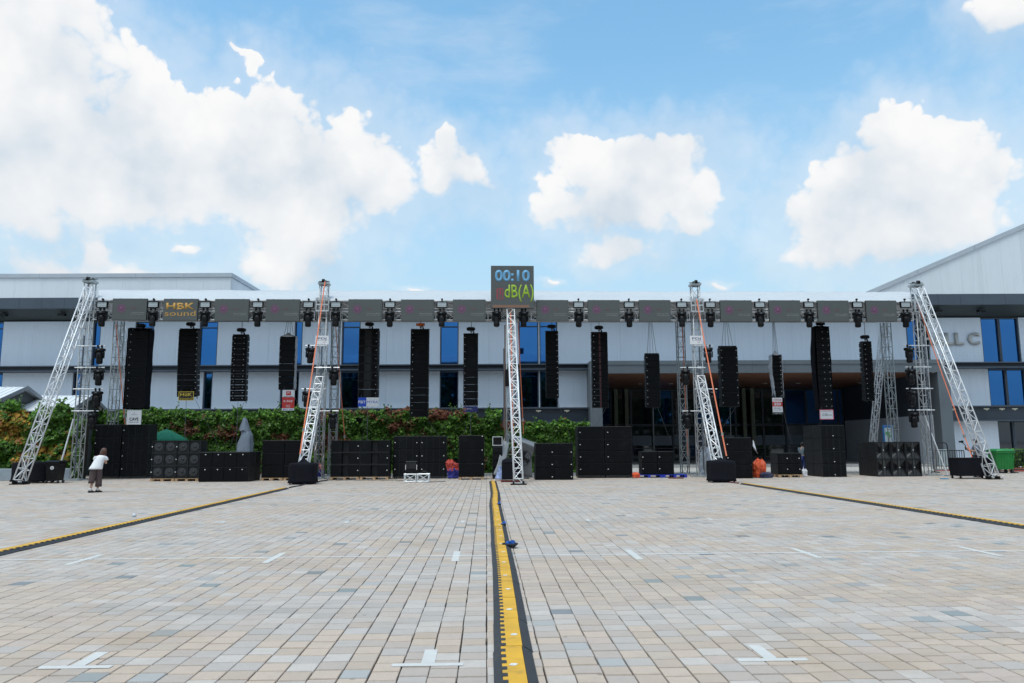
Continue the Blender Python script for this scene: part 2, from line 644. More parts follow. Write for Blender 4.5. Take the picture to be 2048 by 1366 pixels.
def paver_verts(u0, v0, L, h=0.0, t=(0, 0)):
    j = lambda w_: w_ * rp.choice((.12, .3, .5, .6, .8, 1.0))
    a, b, c, d = u0 + j(JW) * .7, u0 + PW - j(JW) * .7, v0 + j(JL), v0 + L - j(JL)
    k = .003
    top = [(a + k, c + k, h - t[0] - t[1]), (b - k, c + k, h + t[0] - t[1]), (b - k, d - k, h + t[0] + t[1]), (a + k, d - k, h - t[0] + t[1])]
    return top + [(a, c, h - .006), (b, c, h - .006), (b, d, h - .006), (a, d, h - .006)] + [(a, c, -.029), (b, c, -.029), (b, d, -.029), (a, d, -.029)]


PF = [(0, 1, 2, 3), (4, 5, 1, 0), (5, 6, 2, 1), (6, 7, 3, 2), (7, 4, 0, 3), (8, 9, 5, 4), (9, 10, 6, 5), (10, 11, 7, 6), (11, 8, 4, 7)]


def paver_mesh(name, vl, cols):
    n = len(vl) // 12
    me = bpy.data.meshes.new(name)
    fs = [tuple(i + 12 * k for i in f) for k in range(n) for f in PF]
    me.from_pydata(vl, [], fs)
    at = me.attributes.new('stone', 'FLOAT_COLOR', 'POINT')
    at.data.foreach_set('color', [x for c in cols for _ in range(12) for x in (c[0], c[1], c[2], 1.0)])
    me.materials.append(PAVER)
    return me


vl, cl = [], []
for i, (u0, v, L, c) in enumerate(cells):
    if i not in near:
        vl += paver_verts(u0, v, L, rp.uniform(-.0015, .001), (rp.uniform(-.001, .001), rp.uniform(-.001, .001)))
        cl.append(c)
rest = put('paver_field', paver_mesh('paver_field', vl, cl), plaza)
rest['kind'] = 'stuff'
variants = {}
for i in sorted(near):
    u0, v, L, c = cells[i]
    key = tuple(round(x * 14) for x in c)
    if key not in variants:
        variants[key] = paver_mesh('paver', paver_verts(-PW / 2, -PW / 2, PW), [c])
    o = put('paver', variants[key], plaza, (u0 + PW / 2, v + L / 2, rp.uniform(-.0015, .001)))
    o.rotation_euler = (rp.uniform(-.006, .006), rp.uniform(-.006, .006), rp.uniform(-.004, .004))


def far_paving():
    m = bpy.data.materials.new('far_paving')
    m.use_nodes = True
    t = NT(m.node_tree)
    b = t.n['Principled BSDF']
    geo = t.new('ShaderNodeNewGeometry')
    br = t.new('ShaderNodeTexBrick')
    br.offset = 0
    t.put(br.inputs['Vector'], geo.outputs['Position'])
    br.inputs['Color1'].default_value = (.50, .44, .38, 1)
    br.inputs['Color2'].default_value = (.50, .50, .50, 1)
    br.inputs['Mortar'].default_value = (.06, .05, .045, 1)
    br.inputs['Scale'].default_value = 1
    br.inputs['Mortar Size'].default_value = .005
    br.inputs['Brick Width'].default_value = PW
    br.inputs['Row Height'].default_value = PW
    t.put(b.inputs['Base Color'], br.outputs['Color'])
    b.inputs['Roughness'].default_value = .8
    return m


FARPAVE = far_paving()
pv = MB()
for a, b in (((-300, 40.75), (300, 300)), ((-300, -300), (300, V0 - .4)), ((-300, V0 - .4), (-32.2, 40.75)), ((34.2, V0 - .4), (300, 40.75))):
    pv.add([(a[0], a[1], -.004), (b[0], a[1], -.004), (b[0], b[1], -.004), (a[0], b[1], -.004)], [(0, 1, 2, 3)])
pv.build('pavement', FARPAVE)['kind'] = 'structure'

# painted parking marks
TAPE = mat('white_floor_paint', (.565, .545, .525), .75, 0, .08, 5, dirt=((.46, .405, .355), 1.0), seed=False)
WORN = mat('worn_floor_paint', (.56, .545, .52), .8, 0, .06, 14, dirt=((.45, .40, .35), .9), seed=False)


def mark(name, label, rects, loc, m=None):
    t = thing(name, label, 'floor marking', loc)
    for (x0, y0, x1, y1) in rects:
        MB().box(((x0 + x1) / 2, (y0 + y1) / 2, .0030), (x1 - x0, y1 - y0, .0024)).build('stripe', m or TAPE, t)
    return t


TV = 5.78
for nm, px, py in (('left', 150, 1335), ('middle', 855, 1330), ('right', 1545, 1320)):
    g = G(px, py)
    mark('floor_marking', 'white painted T shaped mark on the near paving, the %s one of three' % nm, [(-.26, -.035, .26, .035), (-.05, .037, .05, .40)], (g.x, g.y, 0))
mark('floor_line', 'long thin white line painted across the whole paving', [(-9.6, -.024, 10.4, .024)], (0, 11.08, 0), mat('fresh_white_tape', (.63, .62, .61), .7, 0, .08, 3, dirt=((.5, .46, .42), .8), seed=False))
for k, px in enumerate((185, 555, 913, 1265, 1610, 1960)):
    g = G(px, 1116 - px * .0066)
    mark('floor_tick', 'short white painted tick crossing the long floor line, %s from the left' % ORD[k], [(-.05, -.50, .05, -.023), (-.05, .023, .05, .45)], (g.x, 11.08, 0), WORN)
for k, (px, py) in enumerate(((440, 1046), (690, 1046), (925, 1045), (1178, 1042), (1425, 1040))):
    g = G(px, py)
    mark('floor_dash', 'faint short white dash on the middle paving beyond the long line, %s from the left' % ORD[k], [(-.3, -.03, .3, .03), (-.04, .032, .04, .35)], (g.x, g.y, 0), WORN)

# ------------------------------------------------------------------ lettering
_txt = {}


def text_mesh(s, h, m, ext=.004, bold=0.0, w=None, shear=0.0, wide=1.0):
    """upright lettering facing -Y, centred; h = cap height, w = total width if given"""
    key = (s, h, m.name, ext, bold, w, shear, wide)
    if key in _txt:
        return _txt[key]
    cu = bpy.data.curves.new('lettering', 'FONT')
    cu.body = s
    cu.size = 1
    cu.offset = bold
    cu.shear = shear
    cu.resolution_u = 3
    cu.align_x = 'LEFT'
    o = bpy.data.objects.new('lettering_tmp', cu)
    COL.objects.link(o)
    bpy.context.view_layer.update()
    me = bpy.data.meshes.new_from_object(o.evaluated_get(bpy.context.evaluated_depsgraph_get()))
    bpy.data.objects.remove(o)
    bpy.data.curves.remove(cu)
    xs = [v.co.x for v in me.vertices]
    ys = [v.co.y for v in me.vertices]
    x0, x1, y0, y1 = min(xs), max(xs), min(ys), max(ys)
    bm = bmesh.new()
    bm.from_mesh(me)
    sy = h / (y1 - y0)
    sx = (w / (x1 - x0)) if w else sy * wide
    for v in bm.verts:
        v.co = ((v.co.x - (x0 + x1) / 2) * sx, 0, (v.co.y - (y0 + y1) / 2) * sy)
    if ext:
        r_ = bmesh.ops.extrude_face_region(bm, geom=bm.faces[:])
        for e in r_['geom']:
            if isinstance(e, bmesh.types.BMVert):
                e.co.y -= ext
    bmesh.ops.recalc_face_normals(bm, faces=bm.faces)
    bm.to_mesh(me)
    bm.free()
    me.name = 'lettering'
    me.materials.clear()
    me.materials.append(m)
    _txt[key] = me
    return me


# ------------------------------------------------------------------ exhibition hall
YB, YFR, YC, YP = 50.0, 48.4, 48.0, 62.0         # wall, eaves front, porch canopy front, porch glass
hall = thing('exhibition_hall', 'long pale exhibition hall with dark eaves, blue windows and a deep entrance porch', 'building', _rot @ Vector((0, YB, 0)), -YAW)


def hpart(name, m, a, b, parent=None):
    """box between two corners given in the hall frame"""
    return MB().span((a[0], a[1] - YB, a[2]), (b[0], b[1] - YB, b[2])).build(name, m, parent or hall)


hx = lambda px, y=YB: HX(px, 700, y).x
zT = HX(150, 643, YB).z
zM1, zM0 = HX(150, 734, YB).z, HX(150, 745.5, YB).z
zL1, zL0 = HX(1100, 816, YB).z, HX(1100, 846, YB).z
zF1, zF0 = HX(100, 595.5, YFR).z, HX(100, 617, YFR).z
XL, XR = -47.0, 50.0
xPL, xPR = hx(1183), hx(1838)

# dark core behind the cladding
for a, b in (((XL, YB + .35, 0), (xPL, 88, zF0 - .3)), ((xPR + .6, YB + .35, 0), (XR, 88, zF0 - .3)), ((xPL + .01, YP + .3, 0), (xPR + .59, 88, zF0 - .3)), ((xPL + .01, YB + .35, 6.35), (xPR + .59, YP + .29, zF0 - .3))):
    hpart('inner_wall', SOFFIT, a, b)

WIN_U = [(-70, 3), (183, 199), (268, 306), (397, 434), (588, 604), (683, 720), (880, 917), (1038, 1077), (1079, 1115)]
WIN_L = [(-60, 10), (150, 168), (410, 428), (563, 600), (683, 720), (880, 917), (1038, 1077), (1079, 1115)]


def wall_row(z0, z1, x0, x1, wins, clad):
    cur = x0
    for (a, b) in sorted(wins) + [(None, None)]:
        wa = hx(a) if a is not None else x1
        w = wa - cur
        if w > .05:
            n = max(1, round(w / 1.9))
            for k in range(n):
                hpart('cladding_panel', clad, (cur + w * k / n + .004, YB, z0), (cur + w * (k + 1) / n - .004, YB + .16, z1))
        if a is not None:
            cur = hx(b)


def window(z0, z1, xa, xb, glass, y=YB, split=1, bars=()):
    fr = MB()
    t = .07
    d0, d1 = y + .06 - YB, y + .26 - YB
    fr.span((xa, d0, z0), (xa + t, d1, z1)).span((xb - t, d0, z0), (xb, d1, z1))
    fr.span((xa + t, d0, z1 - t), (xb - t, d1, z1)).span((xa + t, d0, z0), (xb - t, d1, z0 + t))
    for zz in bars:
        fr.span((xa + t, d0 + .005, zz - .03), (xb - t, d1 - .02, zz + .03))
    w = fr.build('window', DARKMET, hall)
    for k in range(split):
        a = xa + t + (xb - xa - 2 * t) * k / split
        b = xa + t + (xb - xa - 2 * t) * (k + 1) / split
        MB().span((a, y + .19 - YB, z0 + t), (b, y + .21 - YB, z1 - t)).build('pane', glass, w)
    return w


wall_row(zM1 + .003, zT, XL, xPL, WIN_U, CLAD)
wall_row(zL1 + .003, zM0 - .003, XL, xPL, WIN_L, CLAD)
for a, b in WIN_U:
    window(zM1 + .003, zT, hx(a), hx(b), GLASS, bars=((zT - .45,) if b - a > 25 else ()))
for a, b in WIN_L:
    window(zL1 + .003, zM0 - .003, hx(a), hx(b), GLASS)
hpart('lower_wall', CLAD, (XL, YB, 0), (xPL, YB + .16, zL0 - .003))
# steel beams across the front
def beam(x0, x1, z0, z1):
    m = MB()
    m.span((x0, YB - .9 - YB, z0), (x1, .30, z0 + .07)).span((x0, -.9, z1 - .07), (x1, .30, z1)).span((x0, -.45, z0 + .07), (x1, -.40, z1 - .07))
    m.build('steel_beam', DARKMET, hall)


beam(XL, xPL - .35, zM0, zM1)
beam(XL, xPL - .35, zL0, zL1)
# eaves
n = 66
for k in range(n):
    a, b = XL + (XR - XL) * k / n, XL + (XR - XL) * (k + 1) / n
    hpart('eaves_panel', DARKMET, (a + .006, YFR, zF0), (b - .006, YFR + .25, zF1))
MB().add([(XL, YFR + .253 - YB, zF0 + .02), (XR, YFR + .253 - YB, zF0 + .02), (XR, .34, zT + .005), (XL, .34, zT + .005), (XL, YFR + .253 - YB, zF0 + .2), (XR, YFR + .253 - YB, zF0 + .2), (XR, .34, zT + .3), (XL, .34, zT + .3)], [(0, 3, 2, 1), (4, 5, 6, 7), (0, 1, 5, 4), (1, 2, 6, 5), (2, 3, 7, 6), (3, 0, 4, 7)]).build('eaves_soffit', SOFFIT, hall)
for px in (8, 125, 1876, 1962):
    x = HX(px, 620, 49.0).x
    o = MB().box((0, 0, 0), (.42, .3, .16)).box((0, 0, .1), (.06, .06, .10)).build('floodlight', BLACKM, hall, (x, 49.0 - YB, zF0 - .32))
# upper white block, left
xB = HX(462, 547, YFR).x
zP1, zP0 = HX(230, 547, YFR).z, HX(230, 555, YFR).z
n = 16
for k in range(n):
    a, b = XL + (xB - XL) * k / n, XL + (xB - XL) * (k + 1) / n
    hpart('parapet_panel', CLAD_D, (a + .004, YFR + .03, zF1 + .003), (b - .004, YFR + .2, zP0))
n = 9
for k in range(n):
    a, b = XL + (xB + .1 - XL) * k / n, XL + (xB + .1 - XL) * (k + 1) / n
    hpart('coping', COPING, (a + .008, YFR - .05, zP0 + .002), (b - .008, YFR + .5, zP1))
for k in range(6):
    hpart('parapet_panel', CLAD_D, (xB - .16, YFR + .21 + k * 2.2, zF1 + .003), (xB, YFR + .2 + (k + 1) * 2.2, zP0))
    hpart('coping', COPING, (xB - .3, YFR + .52 + k * 2.2, zP0 + .002), (xB + .1, YFR + .51 + (k + 1) * 2.2, zP1))
hpart('roof', COPING, (XL, YFR + .55, zF1 - .25), (XR, 87, zF1 - .05))
# right gable
g0, g1 = HX(1738, 581, YFR), HX(2048, 447, YFR)
sl_ = (g1.z - g0.z) / (g1.x - g0.x)
gz = lambda x: g0.z + (x - g0.x) * sl_
n = 20
xa = g0.x - (g0.z - zF1) / sl_
for k in range(n):
    a, b = xa + (XR - xa) * k / n + .004, xa + (XR - xa) * (k + 1) / n - .004
    MB().prism([(a, zF1 + .003), (b, zF1 + .003), (b, gz(b) - .3 if gz(b) - .3 > zF1 + .01 else zF1 + .01), (a, gz(a) - .3 if gz(a) - .3 > zF1 + .01 else zF1 + .008)], YFR + .03 - YB, YFR + .2 - YB).build('parapet_panel', CLAD_D, hall)
for k in range(7):
    a, b = xa + (XR - xa) * k / 7 + .01, xa + (XR - xa) * (k + 1) / 7 - .01
    MB().prism([(a, gz(a) - .32), (b, gz(b) - .32), (b, gz(b)), (a, gz(a))], YFR - .06 - YB, YFR + .6 - YB).build('coping', COPING, hall)
    MB().prism([(a, gz(a) - .30), (b, gz(b) - .30), (b, gz(b) - .1), (a, gz(a) - .1)], YFR + .61 - YB, 80 - YB).build('gable_roof', COPING, hall)
# porch: canopy band, timber ceiling, glass front
zC1, zC2, zC0 = HX(1400, 721, YC).z, HX(1400, 729, YC).z, HX(1400, 746, YC).z
wall_row(zC1 - .3, zT, xPL + .01, hx(1815), [], CLAD)
window(zM1, zT, hx(1816), hx(1840), GLASS)
n = 11
for k in range(n):
    a, b = xPL - .2 + (xPR + .7 - xPL) * k / n, xPL - .2 + (xPR + .7 - xPL) * (k + 1) / n
    hpart('canopy_cap', GREYMET, (a + .004, YC - .04, zC2 + .003), (b - .004, YB - .003, zC1))
    hpart('canopy_panel', GREYMET, (a + .004, YC, zC0), (b - .004, YC + .2, zC2))
hpart('canopy_side', GREYMET, (xPL - .35, YC + .01, 0), (xPL - .203, YB + .3, zC1 - .005))
hpart('porch_pillar', GREYMET, (xPL - .2, YC + .03, 0), (xPL + .42, YC + .9, zC0 - .004))
n = 30
for k in range(n):
    a, b = xPL + (xPR - xPL) * k / n, xPL + (xPR - xPL) * (k + 1) / n
    hpart('ceiling_board', BROWN, (a + .006, YC + .205, zC0 + .03), (b - .006, YP + .28, zC0 + .08))
for px in (1280, 1342, 1460, 1530, 1597, 1720):
    x = HX(px, 773, 57).x
    MB().tube((x, 57 - YB, zC0 - .01), (x, 57 - YB, zC0 + .028), .17, 14).build('downlight', mat('lamp_glass', (.55, .55, .52), .3), hall)
hpart('porch_wall', CLAD, (xPR, YC + .9, 0), (xPR + .3, YP, 3.3))
hpart('porch_wall', DARKMET, (xPR, YC + .9, 3.303), (xPR + .3, YP, zC0 + .02))
hpart('corner_pillar', GREYMET, (xPR - .02, YC + .01, 0), (xPR + .75, YC + .89, zC0 - .004))
hpart('porch_wall', DARKMET, (xPL - .2, YC + .91, 0), (xPL + .02, YP, zC0 + .02))
mull = [1175, 1222, 1262, 1305, 1345, 1390, 1430, 1470, 1525, 1570, 1612, 1640, 1676, 1708, 1740, 1790]
zt = HX(1400, 850, YP).z
for k in range(len(mull) - 1):
    a, b = HX(mull[k], 800, YP).x, HX(mull[k + 1], 800, YP).x
    a, b = max(a, xPL + .05), min(b, xPR - .02)
    if b - a < .2:
        continue
    gl = mat('blue_film_glass', (.020, .105, .33), .12, 0, .15, .5, spec=.7) if mull[k] in (1612, 1640, 1676, 1390) else (GLASS if k % 3 == 0 else DGLASS)
    window(zt + .02, zC0 - .1, a, b, gl, YP)
    w_ = window(.12, zt - .02, a, b, DGLASS, YP, bars=(1.1,))
    MB().span((a + .1, .16 + YP - YB, 1.35), (b - .1, .18 + YP - YB, 2.15)).build('frosted_band', mat('frosted_film', (.10, .15, .21), .35, 0, .15, .6), w_)
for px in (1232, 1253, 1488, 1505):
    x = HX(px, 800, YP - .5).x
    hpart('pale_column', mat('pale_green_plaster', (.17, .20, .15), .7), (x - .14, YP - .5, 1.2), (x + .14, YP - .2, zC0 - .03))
hpart('porch_step', mat('step_stone', (.30, .30, .30), .8, 0, .15, 1), (xPL + .5, YC + .6, 0), (xPR - .1, YP - .62, .14))
# right wing
RW_U, RW_L = [(1966, 2003), (2003.5, 2042)], [(1972, 2008), (2008.5, 2046)]
wall_row(zM1 + .003, zT, xPR + .75, XR, RW_U, CLAD)
wall_row(zL1 + .003, zM0 - .003, xPR + .76, XR, RW_L, CLAD)
wall_row(.0, zL0 - .003, xPR + .76, XR, [(1982, 2014), (2014.5, 2052)], CLAD)
for a, b in RW_U:
    window(zM1 + .003, zT, hx(a), hx(b), GLASS)
for a, b in RW_L:
    window(zL1 + .003, zM0 - .003, hx(a), hx(b), GLASS)
for a, b in ((1982, 2014), (2014.5, 2052)):
    window(.02, zL0 - .003, hx(a), hx(b), DGLASS)
beam(xPR + .8, XR, zM0, zM1)
beam(xPR + .8, XR, zL0, zL1)
for px in (1880, 1905, 1945, 1975, 2000, 2030, 1075, 1130):
    x = hx(px)
    MB().box((0, -.93, 0), (.34, .05, .07)).box((0, -.93, -.06), (.10, .06, .06)).build('beam_lamp', mat('aged_lamp', (.36, .34, .28), .6), hall, (x, 0, zL1 - .22))
LETTER = mat('brushed_letter_metal', (.44, .44, .43), .5, .2, .12, 3)
for ch, x0, x1 in (('H', 1842, 1861), ('A', 1864, 1886), ('L', 1889, 1905), ('L', 1908, 1925), ('C', 1934, 1957)):
    a, b = HX(x0, 678, YB).x, HX(x1, 678, YB).x
    put('letter', text_mesh(ch, HX(1900, 665.5, YB).z - HX(1900, 690, YB).z, LETTER, .16, .028, b - a), hall, ((a + b) / 2, -.01, HX(1900, 678, YB).z))

# ------------------------------------------------------------------ stage rig
VF, VR = 35.2, 38.2
_chord, _brace = {}, {}


def truss_parts(root, L, s, bay, m, rc_=.026, rb=.012, z0=0.0):
    L = round(L, 3)
    h = s / 2 - rc_
    if (L, rc_, m.name) not in _chord:
        _chord[(L, rc_, m.name)] = MB().tube((0, 0, 0), (0, 0, L), rc_, 8).mesh('chord', m, True)
    for a in (-1, 1):
        for b in (-1, 1):
            put('chord', _chord[(L, rc_, m.name)], root, (a * h, b * h, z0))
    key = (L, s, bay, m.name, rb)
    if key not in _brace:
        mb = MB()
        n = max(1, round(L / bay))
        for k in range(n + 1):
            z = min(max(L * k / n, rb), L - rb)
            for (a, b) in (((-h, -h), (h, -h)), ((h, -h), (h, h)), ((h, h), (-h, h)), ((-h, h), (-h, -h))):
                mb.tube((a[0], a[1], z), (b[0], b[1], z), rb * 1.25, 5, caps=False)
            if k < n:
                zb = L * (k + 1) / n
                for q, (a, b) in enumerate((((-h, -h), (h, -h)), ((h, -h), (h, h)), ((h, h), (-h, h)), ((-h, h), (-h, -h)))):
                    if (k + q) % 2:
                        a, b = b, a
                    mb.tube((a[0], a[1], z), (b[0], b[1], zb), rb, 5, caps=False)
        _brace[key] = mb.mesh('bracing', m)
    put('bracing', _brace[key], root, (0, 0, z0))


def truss(name, label, a, b, s, m, bay=.5, cat='truss', group=None, side=Vector((1, 0, 0)), rc_=.026, rb=.012):
    a, b = Vector(a), Vector(b)
    t = thing(name, label, cat, (0, 0, 0), 0, group)
    axes(t, a, b - a, side)
    truss_parts(t, (b - a).length, s, bay, m, rc_, rb)
    return t


zU1, zU0 = P(640, 602.5, 35).z, P(640, 618, 35).z
zD1, zD0 = P(640, 622, 35).z, P(640, 640.5, 35).z
TW = .41
towers = []
TOWERPX = [(152, 961, 557, 185), (637, 958, 561, 648), (1404, 955, 563, 1386), (1861, 951, 564, 1830)]
TN = ['left-hand outer', 'left-hand inner', 'right-hand inner', 'right-hand outer']
TU = [P(p[0], p[1], VF).x for p in TOWERPX]


def tower(u, v, ztop, label, m, front=True):
    t = thing('truss_tower', label, 'tower', (u, v, 0), 0, 'towers of the loudspeaker rig')
    truss_parts(t, ztop - .16, TW, .53, m, z0=.06)
    MB().box((0, 0, .03), (.62, .62, .06)).box((.38, 0, .025), (.30, .1, .05)).box((-.38, 0, .025), (.30, .1, .05)).build('base_plate', ALU_D, t)
    hd = MB()
    w = TW / 2 + .02
    for sx in (-1, 1):
        hd.box((sx * w, 0, ztop - .05), (.05, TW + .1, .10))
        hd.box((0, sx * w, ztop - .05), (TW, .05, .10))
    hd.box((0, 0, ztop + .03), (TW + .06, .12, .05), Matrix.Rotation(.0, 4, 'X'))
    head = hd.build('tower_head', ALU_D, t)
    MB().tube((-.06, -.22, ztop + .06), (.06, -.22, ztop + .06), .09, 12).tube((-.04, .2, ztop + .08), (.05, .2, ztop + .08), .10, 12).build('sheave', BLACKM, head)
    MB().add([(-.2, -.3, ztop + .03), (.2, -.26, ztop + .05), (.2, .3, ztop + .17), (-.2, .3, ztop + .14), (-.2, -.3, ztop + .0), (.2, -.26, ztop + .02), (.2, .3, ztop + .14), (-.2, .3, ztop + .11)], [(0, 1, 2, 3), (7, 6, 5, 4), (0, 4, 5, 1), (1, 5, 6, 2), (2, 6, 7, 3), (3, 7, 4, 0)]).build('hinge_plate', mat('green_grey_plate', (.10, .14, .14), .5, .3), head)
    if front:
        sb = MB()
        k = TW / 2 + .085
        za, zb = zU0 - .10, zU1 + .12
        for sx in (-1, 1):
            for sy in (-1, 1):
                sb.tube((sx * k, sy * k, za), (sx * k, sy * k, zb), .034, 6)
            for z in (za, (za + zb) / 2, zb):
                sb.box((0, sx * k, z), (2 * k, .05, .07)).box((sx * k, 0, z), (.05, 2 * k, .07))
            sb.tube((sx * .09, -k, za), (sx * .09, -k, zb), .03, 6)
        sb.build('sleeve_block', ALU_T, t)
        MB().tube((.03, -TW / 2 - .05, .3), (.03, -TW / 2 - .05, 6.6), .035, 7).build('lifting_post', mat('dark_post', (.10, .115, .14), .4, .4), t)
    return t


for i, (bx, by, ty, tx) in enumerate(TOWERPX):
    zt_ = P(tx, ty + 5, VF).z
    towers.append(tower(TU[i], VF, zt_, 'silver lattice truss tower standing in front, the %s one' % TN[i], ALU_T))
for i in range(4):
    tower(TU[i], VR, zU1 - .05, 'weathered grey lattice truss tower standing behind the %s front tower' % TN[i], ALU_D, False)
# rear towers stop under the roof; put in the centre mast
cm = thing('lifting_mast', 'dark centre mast with side rails behind the middle raking truss', 'mast', (P(1020, 900, 34.9).x, 35.0, 0))
truss_parts(cm, 7.2, .34, .53, ALU_D, z0=.05)
MB().box((0, 0, .025), (.5, .5, .05)).build('base_plate', ALU_D, cm)
for sx in (-.26, .26):
    MB().box((sx, -.05, 4.15), (.075, .08, 3.7)).build('side_rail', mat('dark_rail', (.09, .09, .11), .5, .3), cm)
MB().cbox((-.12, -.26, 4.6), (.2, .16, .8), .03).build('winch', BLACKM, cm)
MB().tube((-.22, -.12, .1), (-.22, -.12, 7.1), .03, 6).build('pole', mat('rusty_pole', (.16, .11, .09), .7, .2), cm)

# horizontal trusses, in spans between the towers
ctr = cm.location.x
ends = [TU[0] + .36, TU[1] - .36, TU[1] + .36, ctr - .03, ctr + .03, TU[2] - .36, TU[2] + .36, TU[3] - .36]
SN = ['left', 'centre left', 'centre right', 'right']
for k in range(4):
    a, b = ends[2 * k], ends[2 * k + 1]
    for nm, z1, z0 in (('upper', zU1, zU0), ('lower', zD1, zD0)):
        truss('box_truss', '%s silver box truss of the %s front span' % (nm, SN[k]), (a, VF - .02, (z0 + z1) / 2), (b, VF - .02, (z0 + z1) / 2), z1 - z0, ALU, .5, 'truss', 'horizontal trusses of the rig', Vector((0, 1, 0)), .022, .011)
    truss('box_truss', 'weathered box truss of the %s rear span under the white roof sheet' % SN[k], (a - .08 if k else a, VR, zU1 - .27), (b + .06 if k < 3 else b, VR, zU1 - .27), .36, ALU_D, .5, 'truss', 'horizontal trusses of the rig', Vector((0, 1, 0)), .022, .011)

# raking outriggers
RK = [('tall white raking truss propping the left-hand outer tower', G(39, 969), P(180, 578, VF - .42)),
      ('white raking truss standing in the centre below the timer screen', G(1037, 969.5), P(1021, 622, VF - .42)),
      ('tall white raking truss propping the right-hand outer tower', G(1986, 958.5), P(1838, 580, VF - .42)),
      ('short white raking truss behind the left covered case', Vector((-7.48, 30.95, 0)), P(640, 758, VF - .42)),
      ('short white raking truss behind the right covered case', Vector((9.60, 30.95, 0)), P(1400, 756, VF - .42))]
for lab, ft, tp in RK:
    ft = Vector((ft.x, ft.y, .13))
    t = truss('raking_truss', lab, ft, tp, .40, ALU, .5, 'truss', 'raking trusses propping the rig', rc_=.030, rb=.014)
    iv = t.matrix_world.inverted()
    fb = MB()
    for p in ((-.26, .02), (.26, .02)):
        pass
    fb.box((0, 0, -.11), (.62, .40, .035)).box((-.2, 0, -.05), (.05, .3, .10)).box((.2, 0, -.05), (.05, .3, .10))
    o = fb.build('foot_plate', BLACKM, t)
    rotm = t.matrix_world.to_3x3().inverted().to_4x4()
    o.matrix_local = rotm
# leaning braces behind
for lab, a, b in (('slim truss leaning inward behind the right-hand rear tower', P(1737, 885, 38.9), P(1767, 650, 38.5)), ('slim truss leaning behind the left-hand rear tower', P(272, 900, 38.9), P(243, 648, 38.6))):
    a.z = max(a.z - 1.5, .05)
    truss('leaning_truss', lab, a, b, .30, ALU, .45, 'truss', 'raking trusses propping the rig', rc_=.022, rb=.013)
for lab, a, b, r_ in (('thin grey steel prop leaning on the left-hand outer tower', G(112, 962), P(147, 838, VF - .1), .035), ('thin grey steel prop leaning on the right-hand outer tower', G(1895, 952), P(1848, 828, VF - .1), .03)):
    t = thing('prop', lab, 'prop', a)
    MB().tube((0, 0, .03), b - a, r_, 7).build('pole', ALU, t)
    MB().box((0, 0, .02), (.2, .2, .04)).build('foot_plate', ALU_D, t)

# white roof sheet
def tarp_mat():
    m = bpy.data.materials.new('white_roof_sheet')
    m.use_nodes = True
    t = NT(m.node_tree)
    b = t.n['Principled BSDF']
    geo = t.new('ShaderNodeNewGeometry')
    pos = geo.outputs['Position']
    n1 = t.noise(t.vmath('MULTIPLY', pos, (.35, 1, 1)), 1.2, 4, .6)
    c = t.mix(n1, (.46, .475, .50), (.56, .575, .59))
    rust = t.smooth(t.noise(t.vmath('MULTIPLY', pos, (.5, 2.0, 2.0)), .95, 5, .7), .63, .72)
    sp = t.new('ShaderNodeSeparateXYZ')
    t.put(sp.inputs[0], pos)
    lo = t.smooth(sp.outputs[1], 35.9, 34.9)
    c = t.mix(t.math('MULTIPLY', t.math('MULTIPLY', rust, lo), .7), c, (.50, .33, .16))
    t.put(b.inputs['Base Color'], c)
    b.inputs['Roughness'].default_value = .55
    cr = t.new('ShaderNodeTexVoronoi', feature='DISTANCE_TO_EDGE')
    t.put(cr.inputs['Vector'], t.vmath('ADD', t.vmath('MULTIPLY', pos, (.55, 1.6, 1.6)), t.vmath('MULTIPLY', t.noise(pos, .8, 2, .5, True), (.8, .8, .8))))
    cr.inputs['Scale'].default_value = 1.3
    bn = t.new('ShaderNodeBump')
    bn.inputs['Strength'].default_value = .45
    bn.inputs['Distance'].default_value = .04
    t.put(bn.inputs['Height'], t.math('ADD', t.smooth(cr.outputs[0], 0, .10), t.math('MULTIPLY', t.noise(t.vmath('MULTIPLY', pos, (.6, 1.5, 1.5)), 2.5, 4, .6), .9)))
    t.l.new(bn.outputs[0], b.inputs['Normal'])
    return m


ua, ub = P(196, 590, VF).x, P(1822, 590, VF).x
zr = P(900, 581, 36.7).z
prof = [(VF - .28, zU1 - .03), (VF - .26, zU1 + .05)]
for k in range(1, 8):
    q = k / 7
    prof.append((VF - .26 + q * (36.7 - VF + .26), zU1 + .05 + q * (zr - zU1 - .05) - .05 * math.sin(q * math.pi)))
for k in range(1, 6):
    q = k / 5
    prof.append((36.7 + q * 1.8, zr - q * (zr - zU1)))
NU = 420
tv, tf = [], []
for i in range(NU + 1):
    for j, (v_, z_) in enumerate(prof):
        u_ = (ua + (ub - ua) * i / NU) * v_ / VF
        cr = noise.noise((u_ * .45 + j * .22, j * .18, 1.3))
        w_ = .03 * cr * (1 if 1 < j < 8 else .3) + .03 * (1 if j < 7 else .3) * abs(noise.noise((u_ * 1.4 - j * .5, j * .35, 7))) + .018 * noise.noise((u_ * 4, j * .9, 2))
        sag = -.03 * math.sin((u_ - ua) / 2.6 * math.pi) ** 2 * (1 if 2 < j < 9 else 0)
        tv.append((u_, v_ - .02 * cr, z_ + w_ + sag))
npf = len(prof)
for i in range(NU):
    for j in range(npf - 1):
        a = i * npf + j
        tf.append((a, a + npf, a + npf + 1, a + 1))
rs = MB()
rs.v, rs.f = tv, tf
o = rs.build('roof_sheet', tarp_mat(), None, None, True)
sm = o.modifiers.new('thick', 'SOLIDIFY')
sm.thickness = .006
tag(o, 'long wrinkled white roof sheet stretched over the top of the rig', 'tarpaulin')

